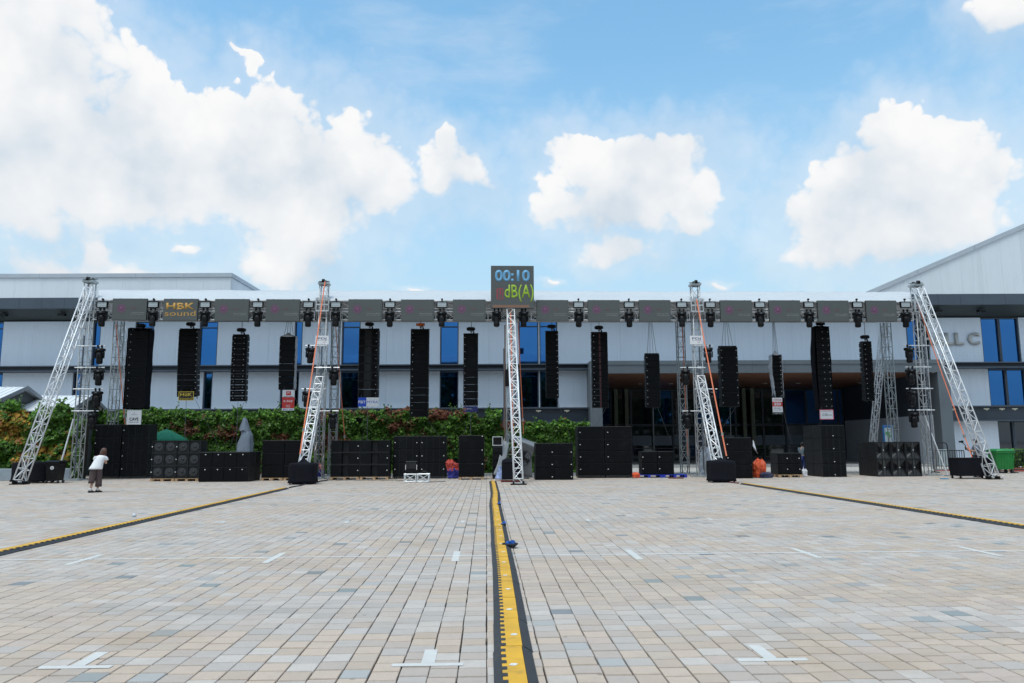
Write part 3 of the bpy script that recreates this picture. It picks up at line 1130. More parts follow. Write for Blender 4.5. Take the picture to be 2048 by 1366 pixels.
# LED screens
LED = mat('led_face', (.082, .092, .092), .75, 0, .05, 3)
LEDB = mat('led_frame', (.035, .037, .040), .6)
PINK = mat('led_pink', (.25, .06, .19), .7, 0, .05, emit=.05)
PINKD = mat('led_pink_halo', (.112, .070, .102), .75, 0, .05)
REDD = mat('led_dim_red', (.19, .055, .062), .7, 0, .05)
LEDW = mat('led_white', (.36, .38, .39), .7, 0, .03, emit=.05)
GOLD = mat('led_gold', (.44, .25, .055), .7, 0, .08, emit=.05)
VS = VF - .36
SCR = [(226, 292, 597, 640), (328, 394, 597.5, 641), (430.5, 496.5, 598, 642), (532.5, 598.5, 598.5, 642), (697, 763.5, 598.5, 642), (802, 867.5, 599, 642), (906, 971, 599, 642),
       (1073, 1137, 600, 642), (1175.5, 1240, 600, 642.5), (1278, 1342, 600, 642.5), (1440, 1505, 600.5, 643), (1537.5, 1602, 600.5, 643), (1634.5, 1699, 601, 643), (1731, 1795, 601, 643)]
ring = MB()
for k in range(28):
    t0 = 2 * math.pi * k / 28
    ring.box((0, 0, .17), (.012, .003, .05), Matrix.Rotation(t0, 4, 'Y'))
halo = MB().tube((0, .0, 0), (0, -.002, 0), .19, 24)
halo_me, ring_me = halo.mesh('logo_disc', PINKD), ring.mesh('logo_ring', PINK)
for k, (x0, x1, y0, y1) in enumerate(SCR):
    a, b = P(x0, y0, VS), P(x1, y1, VS)
    w, h = b.x - a.x, a.z - b.z
    lab = 'dark LED screen reading HBK sound in gold letters' if k == 1 else 'dark grey LED screen with faint pink emblem, %s screen from the left along the truss' % ORD[k]
    t = thing('led_screen', lab, 'screen', ((a.x + b.x) / 2, VS, b.z), 0, 'LED screens along the front truss')
    for i in range(3):
        for j in range(2):
            MB().box((-w / 2 + w * (i + .5) / 3, .0, h * (j + .5) / 2), (w / 3 - .002, .03, h / 2 - .002)).build('led_panel', LED, t)
    fr = MB().span((-w / 2 - .004, .017, -.004), (w / 2 + .004, .10, h + .004))
    for sx in (-.3, .3):
        fr.box((sx * w, .11, h * .55), (.05, .06, h * .95))
    fr.build('back_frame', LEDB, t)
    if k == 1:
        put('lettering', text_mesh('HBK', h * .30, GOLD, .004, .03, w * .84), t, (0, -.017, h * .66))
        put('lettering', text_mesh('sound', h * .24, GOLD, .004, 0, w * .90), t, (0, -.017, h * .33))
    else:
        lg = put('emblem', halo_me, t, (-w * .23, -.017, h * .54))
        put('emblem_ring', ring_me, lg, (0, -.003, 0))
        put('emblem_letter', text_mesh('A', .17, PINK, .003, .01), lg, (0, -.003, 0))
        put('lettering', text_mesh('Shi', .10, REDD, .003, 0), t, (w * .12, -.017, h * .55))
        put('lettering', text_mesh('Professional Lighting', .036, LEDW, .003, 0, w * .38), t, (w * .25, -.017, h * .345))
        put('lettering', text_mesh('& Sound Equipment', .036, LEDW, .003, 0, w * .38), t, (w * .25, -.017, h * .27))
# timer screen
VT = VS - .25
a, b = P(982, 531.5, VT), P(1068, 616.5, VT)
w, h = b.x - a.x, a.z - b.z
t = thing('timer_screen', 'tall square LED screen showing 00:10 and dB(A) above the centre', 'screen', ((a.x + b.x) / 2, VT, b.z))
for i in range(4):
    for j in range(4):
        MB().box((-w / 2 + w * (i + .5) / 4, 0, h * (j + .5) / 4), (w / 4 - .002, .03, h / 4 - .002)).build('led_panel', LED, t)
MB().span((-w / 2 - .004, .017, -.004), (w / 2 + .004, .12, h + .004)).box((-.5, .19, .3), (.06, .12, .9)).box((.5, .19, .3), (.06, .12, .9)).build('back_frame', LEDB, t)
BLUEL = mat('led_blue', (.12, .31, .50), .7, 0, .04, emit=.10)
LIME = mat('led_lime', (.26, .41, .03), .7, 0, .04, emit=.08)
REDL = mat('led_red', (.36, .035, .06), .7, 0, .04, emit=.06)
AMB = mat('led_amber', (.42, .17, .075), .7, 0, .06, emit=.05)
put('lettering', text_mesh('00:10', h * .275, BLUEL, .004, .032, w * .82), t, (0, -.017, h * .765))
put('lettering', text_mesh('dB(A)', h * .41, LIME, .004, .012, w * .68), t, (w * .155, -.017, h * .35))
seg = MB()
for cx, segs in ((-.085, 'r'), (0.0, 'tblr'), (.085, 'tmblru')):
    hw, hh = .034, .17
    if segs == 'r':
        seg.box((cx + .02, 0, 0), (.016, .003, .32))
        continue
    seg.box((cx, 0, hh), (.07, .003, .016)).box((cx, 0, -hh), (.07, .003, .016)).box((cx + hw, 0, 0), (.016, .003, .32))
    if 'm' in segs:
        seg.box((cx, 0, 0), (.07, .003, .016)).box((cx - hw, 0, .085), (.016, .003, .16))
    else:
        seg.box((cx - hw, 0, 0), (.016, .003, .32))
dg = seg.build('digits', REDL, t, (-w * .315, -.018, h * .335))
dg.scale = (1.55, 1, 1.5)
lv = MB()
for k in range(34):
    lv.box((-w * .45 + k * w * .83 / 33, 0, 0), (.020, .003, h * .06))
lv.build('level_bar', AMB, t, (0, -.018, h * .045))

# moving heads and strobes
def lens_ring(r, z, n=14, sx=1, sy=1, y=0):
    return [(r * sx * math.cos(2 * math.pi * i / n), y + r * sy * math.sin(2 * math.pi * i / n), z) for i in range(n)]


def make_head():
    t = thing('moving_head_light', 'x', 'stage light', (0, 0, 0), 0, 'moving head lights')
    MB().box((-.09, 0, -.04), (.05, .07, .10)).box((.09, 0, -.04), (.05, .07, .10)).tube((-.09, -.03, .02), (-.09, .03, .02), .05, 8).tube((.09, -.03, .02), (.09, .03, .02), .05, 8).build('clamp', BLACKM, t)
    MB().cbox((0, 0, -.155), (.42, .30, .13), .03).build('base', BLACKM, t)
    MB().box((0, -.153, -.15), (.10, .006, .05)).build('display', mat('grey_display', (.10, .12, .14), .3), t)
    yk = MB().cbox((0, 0, -.25), (.38, .14, .06), .015)
    for sx in (-1, 1):
        yk.cbox((sx * .185, 0, -.40), (.05, .13, .30), .018)
    yk.build('yoke', BLACKM, t)
    hd = MB().loft([lens_ring(.09, -.28), lens_ring(.135, -.30), lens_ring(.15, -.40), lens_ring(.15, -.56), lens_ring(.135, -.60), lens_ring(.14, -.62), lens_ring(.14, -.76), lens_ring(.115, -.80)])
    h_ = hd.build('head', BLACKM, t, (0, 0, 0), True)
    MB().loft([lens_ring(.108, -.801), lens_ring(.08, -.815), lens_ring(.03, -.822)]).build('lens', mat('dark_lens', (.02, .022, .03), .08, 0, .1, spec=.9), h_)
    return t


head0 = make_head()
used = []


def place(proto, loc, label, rot=(0, 0, 0), tilt=0):
    if id(proto) not in used:
        used.append(id(proto))
        o = proto
        o['label'] = label
    else:
        o = copy_tree(proto, None, label)
    o.location = loc
    o.rotation_euler = rot
    for c in o.children:
        if c.name.startswith('head') and tilt:
            c.rotation_euler = (tilt, 0, 0)
            c.location = (0, -.45 * math.sin(tilt) * 1.0, -.45 + .45 * math.cos(tilt))
    return o


HX_ = [205, 307, 411, 516, 617, 672, 780, 884, 993, 1047, 1157, 1258, 1363, 1420, 1519, 1617, 1714, 1810]
for k, px in enumerate(HX_):
    p = P(px, 613, VF - .33)
    place(head0, (p.x, VF - .33, zD1 + .04), 'black moving head light hanging from the front truss, %s from the left' % ORD[k], (0, 0, R.uniform(-.25, .25)), R.choice((-.12, .1, .18, -.2, .05)))


def make_strobe():
    t = thing('strobe_light', 'x', 'stage light', (0, 0, 0), 0, 'strobe panels on the front truss')
    MB().span((-.245, -.06, -.145), (.245, .06, -.115)).span((-.245, -.06, .115), (.245, .06, .145)).span((-.245, -.06, -.114), (-.215, .06, .114)).span((.215, -.06, -.114), (.245, .06, .114)).span((-.214, .02, -.114), (.214, .06, .114)).build('housing', BLACKM, t)
    for z in (-.075, 0, .075):
        MB().box((0, -.02, z), (.42, .05, .066)).build('lamp_bar', mat('strobe_lens', (.42, .46, .48), .25, 0, .06), t)
    MB().box((0, .02, .19), (.03, .03, .10)).tube((0, -.02, .26), (0, .06, .26), .05, 8).build('bracket', BLACKM, t)
    for sx in (-.257, .257):
        MB().box((sx, 0, 0), (.02, .04, .06)).build('knob', BLACKM, t)
    return t


strobe0 = make_strobe()
k = 0
for px in HX_:
    if px in (993, 1047):
        continue
    p = P(px, 609, VF - .33)
    place(strobe0, (p.x, VF - .34, P(px, 609.5, VF - .34).z), 'grey faced strobe panel on the front truss, %s panel from the left' % ORD[k])
    k += 1

ARM = [(0, 692, 1, 200), (0, 735, 1, 198), (0, 778, 1, 195), (0, 822, 1, 186), (1, 691, -1, 621), (1, 735, 1, 668), (1, 778, -1, 614), (1, 822, 1, 666),
       (2, 691, 1, 1416), (2, 735, -1, 1371), (2, 778, 1, 1424), (2, 822, -1, 1375), (3, 691, -1, 1818), (3, 734, -1, 1821), (3, 777, -1, 1823), (3, 820, -1, 1827)]
AH = ['highest', 'second highest', 'second lowest', 'lowest']
for k, (ti, y, sd, px) in enumerate(ARM):
    tw = towers[ti]
    v_ = VF - .30
    z = P(TOWERPX[ti][0], y, v_).z
    hxp = P(px, y, v_).x - tw.location.x
    MB().tube((-.28 if sd > 0 else hxp - .25, -.28, z), (hxp + .25 if sd > 0 else .28, -.28, z), .026, 7).box((.0, -.24, z), (.12, .10, .09)).build('cross_arm', ALU, tw)
    place(head0, (tw.location.x + hxp, v_ + .02, z - .02), 'black moving head on the %s side arm of the %s front tower' % (AH[k % 4], TN[ti]), (0, 0, R.uniform(-.5, .5)))
# small signs on the inner towers
for px, nm in ((644, 'left-hand'), (1393, 'right-hand')):
    a = P(px, 680, VF - .32)
    t = thing('sign_board', 'white board reading PDJ fixed to the %s inner tower' % nm, 'sign', (a.x, VF - .32, a.z))
    MB().box((0, .015, 0), (.62, .02, .41)).build('board', SIGNW, t)
    put('lettering', text_mesh('PDJ', .125, mat('navy_print', (.035, .04, .14), .6), .003, .01, .40), t, (0, .004, .06))
    MB().box((0, .003, -.02), (.46, .003, .012)).build('rule', mat('grey_print', (.3, .3, .36), .6), t)
    put('lettering', text_mesh('sound', .04, mat('red_print', (.50, .03, .03), .6), .003, .01, .12), t, (.10, .004, -.09))

# ratchet straps
def strap(label, a, b, w_=.055):
    w_ *= .75
    a, b = Vector(a), Vector(b)
    t = thing('ratchet_strap', label, 'strap', b)
    d = a - b
    sag = d.length * .012
    pts = []
    for k in range(9):
        q = k / 8
        p = d * q
        p.z -= sag * math.sin(q * math.pi)
        pts.append(p)
    s_ = Vector((1, 0, 0))
    mb = MB()
    mb.loft([[p - s_ * w_ / 2 + Vector((0, -.003, 0)), p + s_ * w_ / 2 + Vector((0, -.003, 0)), p + s_ * w_ / 2 + Vector((0, .003, 0)), p - s_ * w_ / 2 + Vector((0, .003, 0))] for p in pts])
    mb.build('webbing', ORANGE, t)
    MB().box(pts[1], (.09, .05, .14)).build('ratchet', mat('zinc', (.35, .34, .32), .4, .6), t)
    return t


strap('long orange strap from the left-hand inner tower top to the covered case', P(650, 563, VF - .3), P(600, 908, 30.55), .07)
strap('long orange strap from the right-hand inner tower down to the covered case', P(1393, 598, VF - .3), P(1453, 912, 30.35), .07)
strap('orange strap behind the right-hand raking truss', P(1834, 603, VF - .26), P(1944, 914, 31.7), .06)
strap('orange strap beside the centre raking truss', P(1021, 612, VF - .3), P(1027, 914, 30.6), .08)
strap('orange strap hanging right of the centre raking truss', P(1036, 640, VF + .3), P(1047, 868, VF + .3), .05)
strap('orange strap beside the left-hand rear tower', P(232, 646, VR - .3), P(251, 858, VR - .3), .06)
strap('orange strap in front of the rear tower behind the left-hand inner tower', P(671, 648, VR - .3), P(692, 905, VR - .8), .05)
strap('orange strap inside the rear tower behind the right-hand inner tower', P(1364, 648, VR - .28), P(1376, 912, VR - .28), .05)

# ------------------------------------------------------------------ hanging line arrays
VA = 36.6
ZH = zU0 + .06          # hang height under the cross trusses
PLASTIC = mat('thin_clear_wrap', (.50, .53, .58), .3, 0, .15, 4, .5, 9)
# x0, x1, ytop, ybot, cabinets, style, tilt, gap, badge (relative x list), label
ARR = [
    (257.5, 287, 662, 816, 10, 'bag', 3, .0, (-.36,), 'far left line array in a loose black cloth cover'),
    (358, 393, 659, 794, 12, 'plain', 9, .02, (.46,), 'black line array hanging under the gold lettered screen'),
    (464.5, 493, 671, 803, 12, 'slot', 4, .05, (-.3, .3), 'slim slotted black line array, third hanging array from the left'),
    (559.5, 590, 675, 780, 8, 'wrapr', 6, .04, (), 'black line array with clear plastic down its right side above a red price board'),
    (717.5, 758, 659, 796, 8, 'round', 3, .06, (.40,), 'broad line array of curved cabinets with bright gaps above the blue and white board'),
    (821.5, 856.5, 660, 834, 12, 'plain', 1, .015, (-.38,), 'longest plain black line array, left of the small blue board'),
    (927, 956, 669, 812, 10, 'plain', 1, .03, (-.40,), 'narrow black line array above the small blue board'),
    (1091, 1118, 664, 796, 12, 'plain', 2, .015, (.40,), 'narrow black line array just right of the centre raking truss'),
    (1183, 1218, 666, 816, 12, 'stripe', 1, .03, (-.38,), 'black line array with a thin dark red stripe down its middle'),
    (1288, 1322, 709, 815, 8, 'plain', 5, .015, (-.40,), 'short low-hung black line array left of the right-hand inner tower'),
    (1437, 1480, 694, 814, 8, 'plain', 3, .015, (-.42, .42), 'widest square black line array beside the right-hand inner tower'),
    (1543, 1566, 712, 796, 10, 'wrapl', 2, .03, (.38,), 'small line array half wrapped in white plastic above the 350 board'),
    (1629, 1667, 658, 820, 12, 'bagl', 1, .02, (.40, -.02), 'line array with a black cloth cover pulled to its left side'),
    (1722, 1751, 685, 802, 12, 'plain', 2, .03, (-.25,), 'slim black line array right of the cloth covered one')]


def cab_mesh(w, h, d, style):
    mb = MB()
    if style == 'round':
        prof = [(-.5, .10), (-.46, .02), (-.36, 0), (-.22, .02), (-.10, .09), (.10, .09), (.22, .02), (.36, 0), (.46, .02), (.5, .10), (.5, d), (-.5, d)]
        mb.loft([[(x * w, y, 0) for x, y in prof], [(x * w, y, -h) for x, y in prof]])
        return mb.mesh('cabinet', BLACK)
    k = .012
    fr = [(-w / 2, k, -k), (w / 2, k, -k), (w / 2, k, -h + k), (-w / 2, k, -h + k)]
    f0 = [(-w / 2 + k, 0, -2 * k), (w / 2 - k, 0, -2 * k), (w / 2 - k, 0, -h + 2 * k), (-w / 2 + k, 0, -h + 2 * k)]
    f2 = [(-w / 2, d * .5, 0), (w / 2, d * .5, 0), (w / 2, d * .5, -h), (-w / 2, d * .5, -h)]
    f2 = [(-w / 2, .04, 0), (w / 2, .04, 0), (w / 2, .04, -h), (-w / 2, .04, -h)]
    bk = [(-w / 2 * .96, d, -h * .08), (w / 2 * .96, d, -h * .08), (w / 2 * .96, d, -h * .92), (-w / 2 * .96, d, -h * .92)]
    mb.loft([f0, fr, f2, bk])
    return mb.mesh('cabinet', BLACK)


BAG = []
for ai, (x0, x1, yt, yb, n, style, tilt, gap, badges, label) in enumerate(ARR):
    if 0 < ai < 5:
        x1 -= 3.5
    elif ai > 8:
        x0 += 2.5
    a, b = P(x0, yt, VA), P(x1, yb, VA)
    w = b.x - a.x
    H = a.z - b.z
    pitch = H / n
    hc = pitch * (1 - gap)
    d = min(.55, max(.38, w * .55))
    t = thing('line_array', 'hanging ' + label if not label.startswith('hanging') else label, 'loudspeaker', ((a.x + b.x) / 2, VA, a.z), 0, 'line arrays hanging from the rig')
    cme = cab_mesh(w, hc, d, style)
    gm = GRILLE if ai % 3 else GRILLE2
    gme = None
    if style == 'round':
        gme = MB().box((-w * .32, -.012, -hc / 2), (w * .26, .012, hc * .86)).box((w * .32, -.012, -hc / 2), (w * .26, .012, hc * .86)).mesh('grille', gm)
    elif style == 'stripe':
        gme = MB().box((-w * .27, -.008, -hc / 2), (w * .40, .014, hc * .84)).box((w * .27, -.008, -hc / 2), (w * .40, .014, hc * .84)).mesh('grille', gm)
    else:
        gme = MB().cbox((0, -.006, -hc / 2), (w * .93, .014, hc * .84), .005).mesh('grille', gm)
    bme = MB().cbox((0, -.018, 0), (.034, .012, .026), .004).mesh('badge', CHROME)
    smee = MB().box((0, -.018, -hc / 2), (w * .30, .006, .016)).mesh('slot', mat('satin_slot', (.07, .07, .075), .4, .3)) if style == 'slot' else None
    rme = MB().box((0, -.004, -hc / 2), (w * .05, .012, hc * .9)).mesh('stripe', mat('dark_red_stripe', (.11, .008, .012), .5)) if style == 'stripe' else None
    sdm = MB().box((0, d * .45, -hc * .5), (.014, .10, .05)).mesh('handle', CHROME)
    pos = Vector((0, 0, 0))
    for k in range(n):
        th = rad(tilt) * (k / max(1, n - 1)) ** 2
        c = put('cabinet', cme, t, pos.copy())
        c.rotation_euler = (th, 0, 0)
        put('grille', gme, c)
        for bx in badges:
            put('badge', bme, c, (bx * w, 0, -hc * .45))
        if smee:
            put('slot', smee, c, (w * .0, 0, 0))
        if rme:
            put('stripe', rme, c)
        pos = pos + Vector((0, math.sin(th) * pitch, -math.cos(th) * pitch))
    # rigging behind the cabinets, flying frame, hoist, chain
    rg = MB()
    for sx in (-.36, .36):
        rg.box((sx * w, d * .72, -H / 2), (.05, .05, H * .985))
    rg.build('rigging_bar', STEEL, t)
    fb = MB().cbox((0, d * .42, .045), (w * 1.02, .10, .07), .01)
    for sx in (-.42, .42):
        fb.box((sx * w, d * .45, .03), (.06, d * .9, .06))
    fb.build('flying_frame', BLACKM, t)
    top = ZH - a.z
    if style in ('wrapr', 'wrapl') or yt > 690:
        for sx, tx in ((-.3, -.05), (-.1, -.03), (.12, .02), (.34, .05)):
            MB().tube((sx * w, d * .45, .06), (tx * w, d * .45 + .05, top), .011, 5).build('wire_rope', STEEL, t)
        MB().cbox((.05 * w, d * .45, top - .12), (.18, .18, .30), .03).build('chain_hoist', BLACKM, t)
    else:
        hz_ = min(.30, top * .45)
        ho = MB().cbox((0, d * .45, hz_), (.34 if ai != 5 else .14, .26, .17), .03).tube((-.21, d * .45, hz_), (.21, d * .45, hz_), .07, 10)
        ho.build('chain_hoist', BLACKM if ai != 5 else mat('orange_hoist', (.55, .12, .02), .5), t)
        MB().tube((.02, d * .45, .05), (.02, d * .45, top), .016, 6).box((.02, d * .45, hz_ - .13), (.09, .06, .10)).build('chain', STEEL, t)
        MB().path([(.06, d * .45, hz_), (.16, d * .5, hz_ - .2), (.10, d * .55, .1)], .03, 6).build('chain_bag', FABRIC, t)
    # a pull-back line down to the stacks
    if ai in (1, 2, 4, 6, 9, 10):
        MB().tube((0, .03 + d * .3, -H - .02), (.0, d * .3 + .1, -a.z + 1.0), .011, 5).build('tag_line', STEEL, t)
    MB().tube((w * .35, d * .6, -H), (w * .35 + .9 * (1 if ai % 2 else -1), d + .9, -a.z + 1.5), .008, 5).build('guy_line', STEEL, t)
    MB().path([(w * .3, d + .03, .02), (w * .32, d + .05, -H * .2), (w * .3, d + .04, -H * .55), (w * .31, d + .06 + H * .06, -H - .05)], .018, 6).build('signal_cable', RUBBER, t)
    # loose covers
    if style in ('bag', 'bagl'):
        NZ, NA = 26, 22
        rings = []
        for k in range(NZ):
            q = k / (NZ - 1)
            ring = []
            for i in range(NA):
                # open at the front: walk round left side, back, right side
                s_ = i / (NA - 1)
                x0_, x1_ = (-w * .53, w * .54) if style == 'bag' else (-w * .56, w * .52)
                if s_ < .25:
                    p = (x0_, -.03 + (d + .10) * s_ / .25)
                elif s_ < .75:
                    p = (x0_ + (x1_ - x0_) * (s_ - .25) / .5, d + .07)
                else:
                    p = (x1_, d + .07 - (d + .10) * (s_ - .75) / .25)
                amp = .05 if style == 'bag' else .07
                nn = noise.noise((s_ * 7, q * 3.2, ai)) * amp + noise.noise((s_ * 16, q * 9, ai + 4)) * amp * .45
                out = -1 if s_ < .3 else (1 if s_ > .7 else 0)
                ring.append((p[0] + out * abs(nn) + (out * -.16 * (1 - q) if style == 'bagl' and out < 0 else 0) * 0 + (-.10 * math.sin(q * 3.1) if style == 'bagl' and s_ < .4 else 0), p[1] + (abs(nn) if out == 0 else nn * .4), .14 - q * (H + .18) + nn * .4))
            rings.append(ring)
        mb = MB()
        vs = [p for r_ in rings for p in r_]
        fs = [(k * NA + i, k * NA + i + 1, (k + 1) * NA + i + 1, (k + 1) * NA + i) for k in range(NZ - 1) for i in range(NA - 1)]
        mb.add(vs, fs)
        o = mb.build('cloth_cover', FABRIC, t, None, True)
        o.modifiers.new('thick', 'SOLIDIFY').thickness = .008
        tp = MB()
        tp.loft([[(-w * .54, -.05, .11), (w * .55, -.05, .10), (w * .55, d + .06, .13), (-w * .54, d + .06, .14)], [(-w * .42, .0, .17), (w * .36, .0, .14), (w * .34, d, .17), (-w * .40, d, .20)]]).build('cloth_top', FABRIC, t)
    if style in ('wrapr', 'wrapl'):
        sides = (1,) if style == 'wrapr' else (-1, 1)
        for sd in sides:
            NZ = 24
            mb = MB()
            vs = []
            for k in range(NZ):
                q = k / (NZ - 1)
                for i in range(6):
                    s_ = i / 5
                    nn = noise.noise((s_ * 3 + sd, q * 9, ai)) * .06
                    vs.append((sd * (w * .5 + .03 + abs(nn) + (.05 if style == 'wrapl' and sd < 0 else 0) * math.sin(q * 5)), -.05 + s_ * (d + .05) + nn, .08 - q * (H + (.06 if sd > 0 else .02)) + nn))
            fs = [(k * 6 + i, k * 6 + i + 1, (k + 1) * 6 + i + 1, (k + 1) * 6 + i) for k in range(NZ - 1) for i in range(5)]
            o = mb.add(vs, fs).build('plastic_wrap', PLASTIC, t, None, True)
            o.modifiers.new('thick', 'SOLIDIFY').thickness = .004
        rr = [[(math.cos(6.283 * i / 12) * w * .46 * f_, d * .45 + math.sin(6.283 * i / 12) * d * .45 * f_, z_ + .03 * noise.noise((i, z_ * 9, 1))) for i in range(12)] for f_, z_ in ((1.05, .05), (.9, .11), (.5, .16), (.14, .26))]
        MB().loft(rr).build('plastic_hood', PLASTIC, t, None, True)
    uc_ = (a.x + b.x) / 2
    truss('cross_truss', 'short roof cross truss above the %s line array from the left' % ORD[ai], (uc_, VF + .25, zU0 + .17), (uc_, VR - .22, zU0 + .17), .30, ALU_D, .5, 'truss', 'cross trusses under the roof sheet', Vector((1, 0, 0)), .02, .010)

# ------------------------------------------------------------------ boards hung under the arrays
NAVY = mat('navy_board', (.012, .018, .12), .5)
INK = mat('black_ink', (.012, .012, .014), .6)
REDP = mat('red_board', (.55, .035, .03), .5)
BLUEB = mat('royal_blue_board', (.015, .07, .50), .5)
GOLDP = mat('gold_print', (.60, .42, .04), .5)


def board(label, x0, x1, y0, y1, base, items, v=VA - .05, border=None):
    a, b = P(x0, y0, v), P(x1, y1, v)
    w, h = b.x - a.x, a.z - b.z
    t = thing('sign_board', label, 'sign', ((a.x + b.x) / 2, v, (a.z + b.z) / 2), 0)
    MB().box((0, .015, 0), (w, .02, h)).build('board', base, t)
    if border:
        bw = .03
        MB().span((-w / 2, .002, h / 2 - bw), (w / 2, .0049, h / 2)).span((-w / 2, .002, -h / 2), (w / 2, .0049, -h / 2 + bw)).span((-w / 2, .002, -h / 2 + bw), (-w / 2 + bw, .0049, h / 2 - bw)).span((w / 2 - bw, .002, -h / 2 + bw), (w / 2, .0049, h / 2 - bw)).build('border', border, t)
    for it in items:
        if it[0] == 'panel':
            _, m, cx, cz, pw, ph = it
            MB().box((cx * w, .0035, cz * h), (pw * w, .003, ph * h)).build('colour_field', m, t)
        else:
            _, s_, m, cx, cz, tw_, th_, bold = it
            put('lettering', text_mesh(s_, th_ * h, m, .002, bold, tw_ * w), t, (cx * w, .0018, cz * h))
    MB().tube((-w * .35, .012, h / 2), (-w * .35, .012, h / 2 + .12), .006, 5).tube((w * .35, .012, h / 2), (w * .35, .012, h / 2 + .12), .006, 5).build('hanging_wire', STEEL, t)
    return t


T_ = lambda s, m, cx, cz, w, h, bold=.012: ('text', s, m, cx, cz, w, h, bold)
board('white board reading CAVS below the far left cloth covered array', 254.5, 281.5, 820.5, 849, SIGNW, [T_('CAVS', INK, 0, -.12, .62, .22, .03), T_('A', INK, 0, .32, .07, .10), T_('SMARTSOUND', mat('grey_print', (.3, .3, .36), .6), 0, .19, .42, .05), T_('Professional audio', INK, 0, -.33, .70, .06)])
board('black and gold board reading HBK sound under a line array', 357.5, 387, 783, 801, INK, [T_('HBK', GOLDP, 0, .16, .78, .36, .03), T_('sound', GOLDP, 0, -.26, .82, .26, .0)], border=GOLDP)
board('tall red and white price board reading JBL under the plastic wrapped array', 565, 588, 780, 821, SIGNW, [('panel', REDP, 0, -.12, 1, .54), ('panel', REDP, 0, .34, .40, .20), T_('JBL', SIGNW, 0, .36, .26, .08, .02), T_('BRX300', NAVY, 0, .17, .72, .06), T_('3.5tỷ', SIGNW, 0, -.05, .80, .12, .03), T_('HOT', SIGNW, 0, -.25, .36, .05), T_('SALE', SIGNW, 0, -.32, .36, .05), T_('BRX 300', BLUEB, 0, -.45, .8, .05)])
board('blue and white board reading FBT MYRA', 716, 757, 795, 813, SIGNW, [('panel', BLUEB, -.295, 0, .41, 1), T_('FBT', SIGNW, -.30, 0, .36, .30, .03), T_('MYRA', BLUEB, .21, 0, .52, .27, .0)])
board('small dark blue board under the narrow centre array', 927, 955.5, 812.5, 824, NAVY, [T_('D', mat('orange_print', (.6, .25, .08), .5), -.37, 0, .13, .5, .02), T_('dBTechno', SIGNW, -.07, .05, .36, .16)])
board('white and red board with the number 350', 1544.5, 1566, 795.5, 829, SIGNW, [('panel', REDP, 0, .12, 1, .28), ('panel', INK, 0, -.43, 1, .14), T_('SUPERIOR', REDP, 0, .37, .8, .08), T_('350', SIGNW, 0, .12, .70, .18, .04), T_('LINE ARRAY', NAVY, 0, -.12, .8, .06), T_('12 x 350', NAVY, 0, -.23, .8, .06), T_('nghe thu', SIGNW, 0, -.43, .7, .06)])
board('red framed white board with handwritten lettering', 1639, 1668, 819, 839, SIGNW, [T_('LINE ARRAY SYSTEM', REDP, 0, .34, .7, .07), T_('CSE', INK, -.12, -.02, .38, .24, -.005), T_('~', INK, .22, -.05, .3, .08)], border=mat('pink_red', (.6, .06, .12), .5))

# ------------------------------------------------------------------ stacked bass cabinets
def pallet(label, x0, x1, v0, d, z1, m=WOODP):
    t = thing('pallet', label, 'pallet', ((x0 + x1) / 2, v0, 0), 0, 'pallets under the stacks')
    w = x1 - x0
    nb = max(3, round(d / .16))
    for k in range(nb):
        MB().box((0, d * (k + .5) / nb, z1 - .012), (w, d / nb - .03, .022)).build('deck_board', m, t)
    for bx in (-.5, 0, .5):
        for by in (.06, .5, .94):
            MB().box((bx * (w - .12), d * by if by == .5 else (.05 if by < .5 else d - .05), z1 / 2 - .005), (.12, .095, z1 - .045)).build('block', m, t)
        MB().box((bx * (w - .12), d / 2, .009), (.11, d, .016)).build('bottom_board', m, t)
    return t


def dolly(label, x0, x1, v0, d, z1):
    t = thing('wheeled_dolly', label, 'dolly', ((x0 + x1) / 2, v0, 0), 0, 'dollies under the stacks')
    w = x1 - x0
    MB().cbox((0, d / 2, z1 - .035), (w, d, .068), .006).build('deck', BLACK, t)
    for sx in (-.42, .42):
        for yy in (.08, d - .08):
            f = MB().box((sx * w, yy, z1 - .06), (.08, .09, .05)).build('caster', CHROME, t)
            MB().tube((sx * w - .02, yy, .055), (sx * w + .02, yy, .055), .055, 12).build('wheel', mat('blue_wheel', (.02, .05, .14), .5), f)
    return t


_cab = {}


